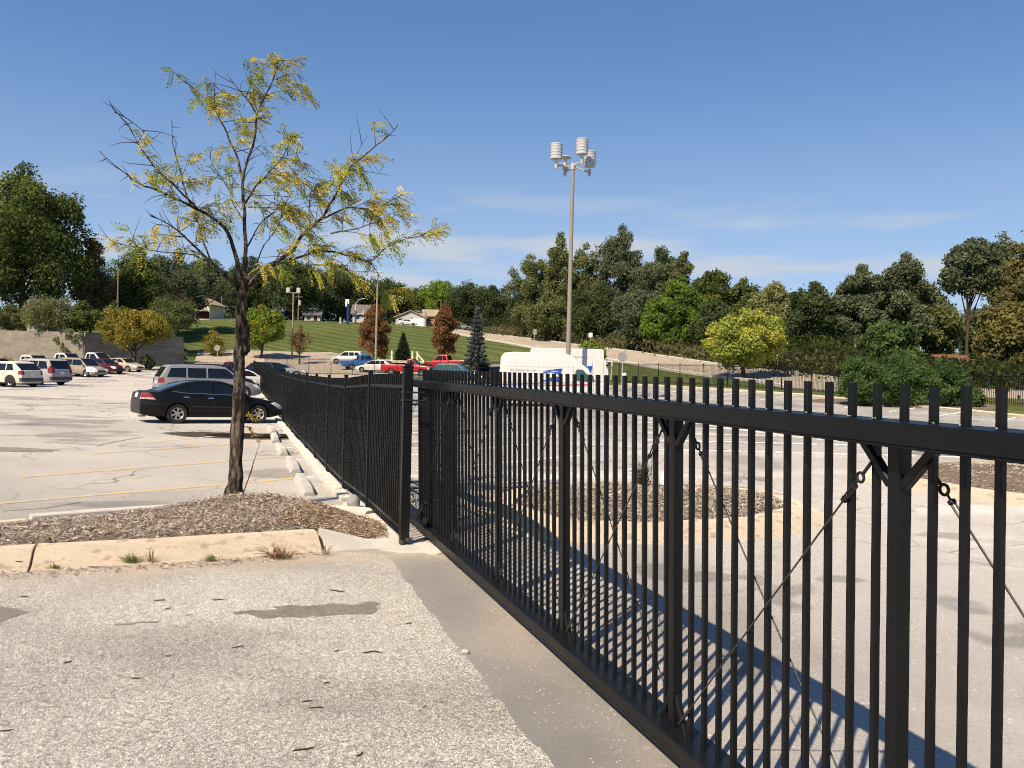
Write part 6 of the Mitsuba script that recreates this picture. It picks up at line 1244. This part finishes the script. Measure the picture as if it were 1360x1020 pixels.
k_, M_ = house('cream house with a maroon ground floor and white posts, left of the young tree', (-64.21,172.00,10.68), 5.5, 6, 3.2, 1.2, A(-8), 'wall_cream', 'roof_tan', [('lower_wall', -2.7, 2.7, .2, 1.6, 'wall_maroon'), ('window', -1.9, -1.1, 2.0, 2.9, 'car_glass'), ('window', .5, 1.4, 2.0, 2.9, 'car_glass')], gable='y')
part(k_, 'porch_post', join([cbox(.35, .35, 1.7, .02, (x, -3.7, .85)) for x in (-1.5, .1)]), 'wall_white', False, M_); part(k_, 'porch_roof', cbox(4.5, 1.4, .25, .03, (.3, -3.6, 1.8)), 'wall_white', False, M_)
k_, M_ = house('low tan house with a wide white garage door on the hilltop', (-23.65,196.00,10.71), 7.0, 7, 2.2, 1.3, A(-4), 'wall_white', 'roof_tan', [('garage_door', -.2, 3.0, .1, 1.9, 'sign_white'), ('window', -2.8, -1.6, .9, 1.8, 'car_glass')], gable='y')
for i in range(4): part(k_, 'door_rail', box(-.15, 2.95, -3.58, -3.53, .4 + i * .42, .45 + i * .42), 'decal_grey', False, M_)
house('tan brick house right of the garage, half behind the second rust red tree', (-19.94,198.00,10.90), 3.4, 7, 2.8, 1.4, A(-4), 'brick_tan', 'roof_tan', [('window', -.6, .6, 1.0, 2.2, 'car_glass')])
house('white barn between the hilltop trees left of the woods', (-1.78,200.00,10.74), 8, 6, 3.4, 1.2, A(10), 'wall_white', 'roof_grey', [('door', -1, .6, .1, 2.4, 'decal_grey')])
house('small white house on the hilltop behind the dark spreading tree', (-47.10,195.00,11.11), 3.6, 4, 2.0, 1.0, A(6), 'wall_white', 'roof_grey', [('window', -1.2, -.4, .8, 1.6, 'car_glass'), ('door', .4, 1.1, .1, 1.8, 'wall_maroon')])
house('white gabled house behind the left rust red tree', (-34.47,188.00,10.38), 3.4, 5, 2.2, 1.9, A(3), 'wall_white', 'roof_grey', [('window', -1.2, -.2, 1.0, 2.0, 'car_glass')])
house('house with a low red brown roof behind the yews', (38.86,74.00,1.82), 2.1, 4, 1.35, .7, A(-6), 'wall_cream', 'roof_red', [('window', -1.2, .0, 1.0, 2.0, 'car_glass')])
house('grey roofed house hidden under the huge tree on the wall', (-59.70,106.00,7.27), 3.0, 4, 3.4, .8, A(10), 'wall_white', 'roof_grey', [('window', -.8, .2, 1.2, 2.3, 'car_glass')])
k_ = thing('chimney', 'tan brick chimney glimpsed among the right hand trees above the yews', 'chimney'); b_ = np.array((36.82,84.00,2.84)); b_[2] = H(b_[0], b_[1]); zt_ = (36.73,84.00,5.36)[2]
part(k_, 'stack', box(-.36, .36, -.4, .4, 0, zt_ - b_[2]), 'brick_tan', False, mat4(o=b_)); part(k_, 'cap', cbox(.86, .95, .16, .02, (0, 0, zt_ - b_[2] + .06)), 'brick_tan', False, mat4(o=b_))

# ---------------------------------------------------------------- weeds, twigs and litter
def tuft(name, label, p, n, h, spread, cols, seed, group=None):
    g = np.random.default_rng(seed); k = thing(name, label, 'weed', group); ms = []; x, y = p[0], p[1]; z = H(x, y) + p[2] if len(p) > 2 else H(x, y)
    for _ in range(n):
        a, s = g.uniform(0, 2 * np.pi), g.random() ** .6; b = np.array([x, y, z]) + (g.normal(0, spread * .25), g.normal(0, spread * .12), 0); t = b + (math.cos(a) * spread * s, math.sin(a) * spread * s * .6, h * g.uniform(.4, 1.1) * (1.15 - .5 * s))
        m = (b + t) / 2 + (0, 0, .18 * h); w = .0022 + .002 * g.random(); ms.append(tube([b, m, t], [w, w * .9, w * .3], 3, False))
    part(k, 'blades', join(ms), cols, True, stuff=True); return k


diffuse('weed_green', C(.17, .18, .055)); diffuse('weed_dry', C(.27, .20, .11)); diffuse('weed_dark', C(.035, .05, .025)); diffuse('straw_red', C(.22, .11, .06))
tuft('weed_tuft', 'small green weed tuft at the kerb foot, leftmost one', (-4.010,7.302), 26, .07, .07, 'weed_green', 1)
tuft('weed_tuft', 'largest yellow green weed tuft at the kerb foot', (-3.443,7.562), 70, .11, .13, 'weed_green', 2)
tuft('weed_tuft', 'sparse dry weed stalks right of the largest tuft', (-3.290,7.608), 14, .17, .07, 'weed_dry', 3)
tuft('weed_tuft', 'small yellow green weed tuft midway along the kerb', (-2.774,7.756), 34, .08, .09, 'weed_green', 4)
tuft('weed_tuft', 'sprawling dry reddish weed at the right part of the kerb', (-2.204,7.944), 60, .15, .22, 'straw_red', 5)
tuft('weed_tuft', 'thin dry weed stalks beside the pale kerb end', (-1.801,8.152), 14, .16, .10, 'weed_dry', 6)
_b = (2.0, 12.4, 0.2); tuft('young_evergreen', 'small dark evergreen seedling on the island beyond the gate', _b, 160, .46, .20, 'weed_dark', 7)
k_ = thing('litter', 'crumpled white scrap of paper beside the evergreen seedling', 'litter'); sc = trimesh.creation.icosphere(2, .09); sc.vertices *= (.8, .6, 1.2); sc.vertices += .05 * (meshkit.fbm(sc.vertices * 22, 3, 3)[:, None] - .5); put(k_, sc, 'sign_white', False, mat4(o=(2.28, 12.15, H(2.28, 12.15) + .33)))
k_ = thing('pebble', 'single pale pebble on the edge of the smooth apron', 'pebble'); pb_ = trimesh.creation.icosphere(2, .022); pb_.vertices *= (1.2, .9, .8); _q = (-0.263,5.460); put(k_, pb_, 'pale_concrete', True, mat4(o=(*_q, H(*_q) + .012)))
TW = [((-2.712,6.446), .09, .3), ((-2.560,6.236), .07, 1.2), ((-1.414,6.858), .15, -.35), ((-2.274,6.508), .10, .1), ((-0.873,5.400), .13, .12), ((-1.768,5.433), .07, .5), ((-2.138,5.234), .05, .6), ((-0.971,4.009), .11, .5), ((-1.027,4.508), .09, .1), ((-0.688,3.969), .05, 1.0), ((-1.096,4.586), .06, .3), ((-1.047,4.855), .04, .8), ((-2.491,4.120), .06, .4), ((-0.711,6.040), .05, .1), ((-1.107,5.411), .04, .9), ((-3.776,6.453), .06, .2), ((-0.432,4.546), .05, 1.1), ((-3.702,7.392), .11, .35), ((-4.329,7.310), .06, .0), ((-2.536,8.429), .05, .5), ((-2.346,6.083), .04, .7), ((-2.173,4.848), .05, .2), ((-2.699,5.084), .06, .9)]
TL = ['short dark twig up and left of the large tar patch', 'slanting dark scrap left of the large tar patch', 'long twig above the right end of the large tar patch', 'thin twig just above the left tip of the large tar patch', 'long flat twig below the right end of the large tar patch', 'thin twig below the left end of the large tar patch', 'small twig below the thin tar streak', 'longest twig near the bottom edge of the picture, slanting', 'lower twig of a close pair in the lower middle of the pavement', 'dark curled scrap at the bottom edge near the apron', 'upper twig of a close pair in the lower middle of the pavement', 'tiny dark scrap just above the close pair of twigs', 'twig at the left edge near the bottom corner', 'small twig near the apron edge right of the tar patch', 'tiny scrap left of the long flat twig', 'twig above the tar patch at the left edge', 'small scrap beside the apron edge low in the picture', 'bark scrap at the kerb foot left of the largest weed', 'bark scrap lying on the kerb near the left edge', 'bark scrap on the kerb top below the young tree', 'small twig left of the tip of the large tar patch', 'small twig in the left middle of the pale pavement', 'small twig below the tar patch of the left edge']
TZ = {17: .012, 18: .06, 19: .15}
for i_, (q, l_, a) in enumerate(TW):
    g = np.random.default_rng(i_); k_ = thing('twig', TL[i_], 'twig', 'twigs and scraps on the foreground pavement'); s_ = np.linspace(-.5, .5, 5)
    put(k_, tube(np.c_[s_ * l_, l_ * .08 * g.normal(0, 1, 5), np.full(5, .006)], np.array([.4, 1, .8, 1, .3]) * (.0035 + .02 * l_ * g.random()), 5), 'twig_bark', False, yaw(a, (*q, H(*q) + TZ.get(i_, 0))))
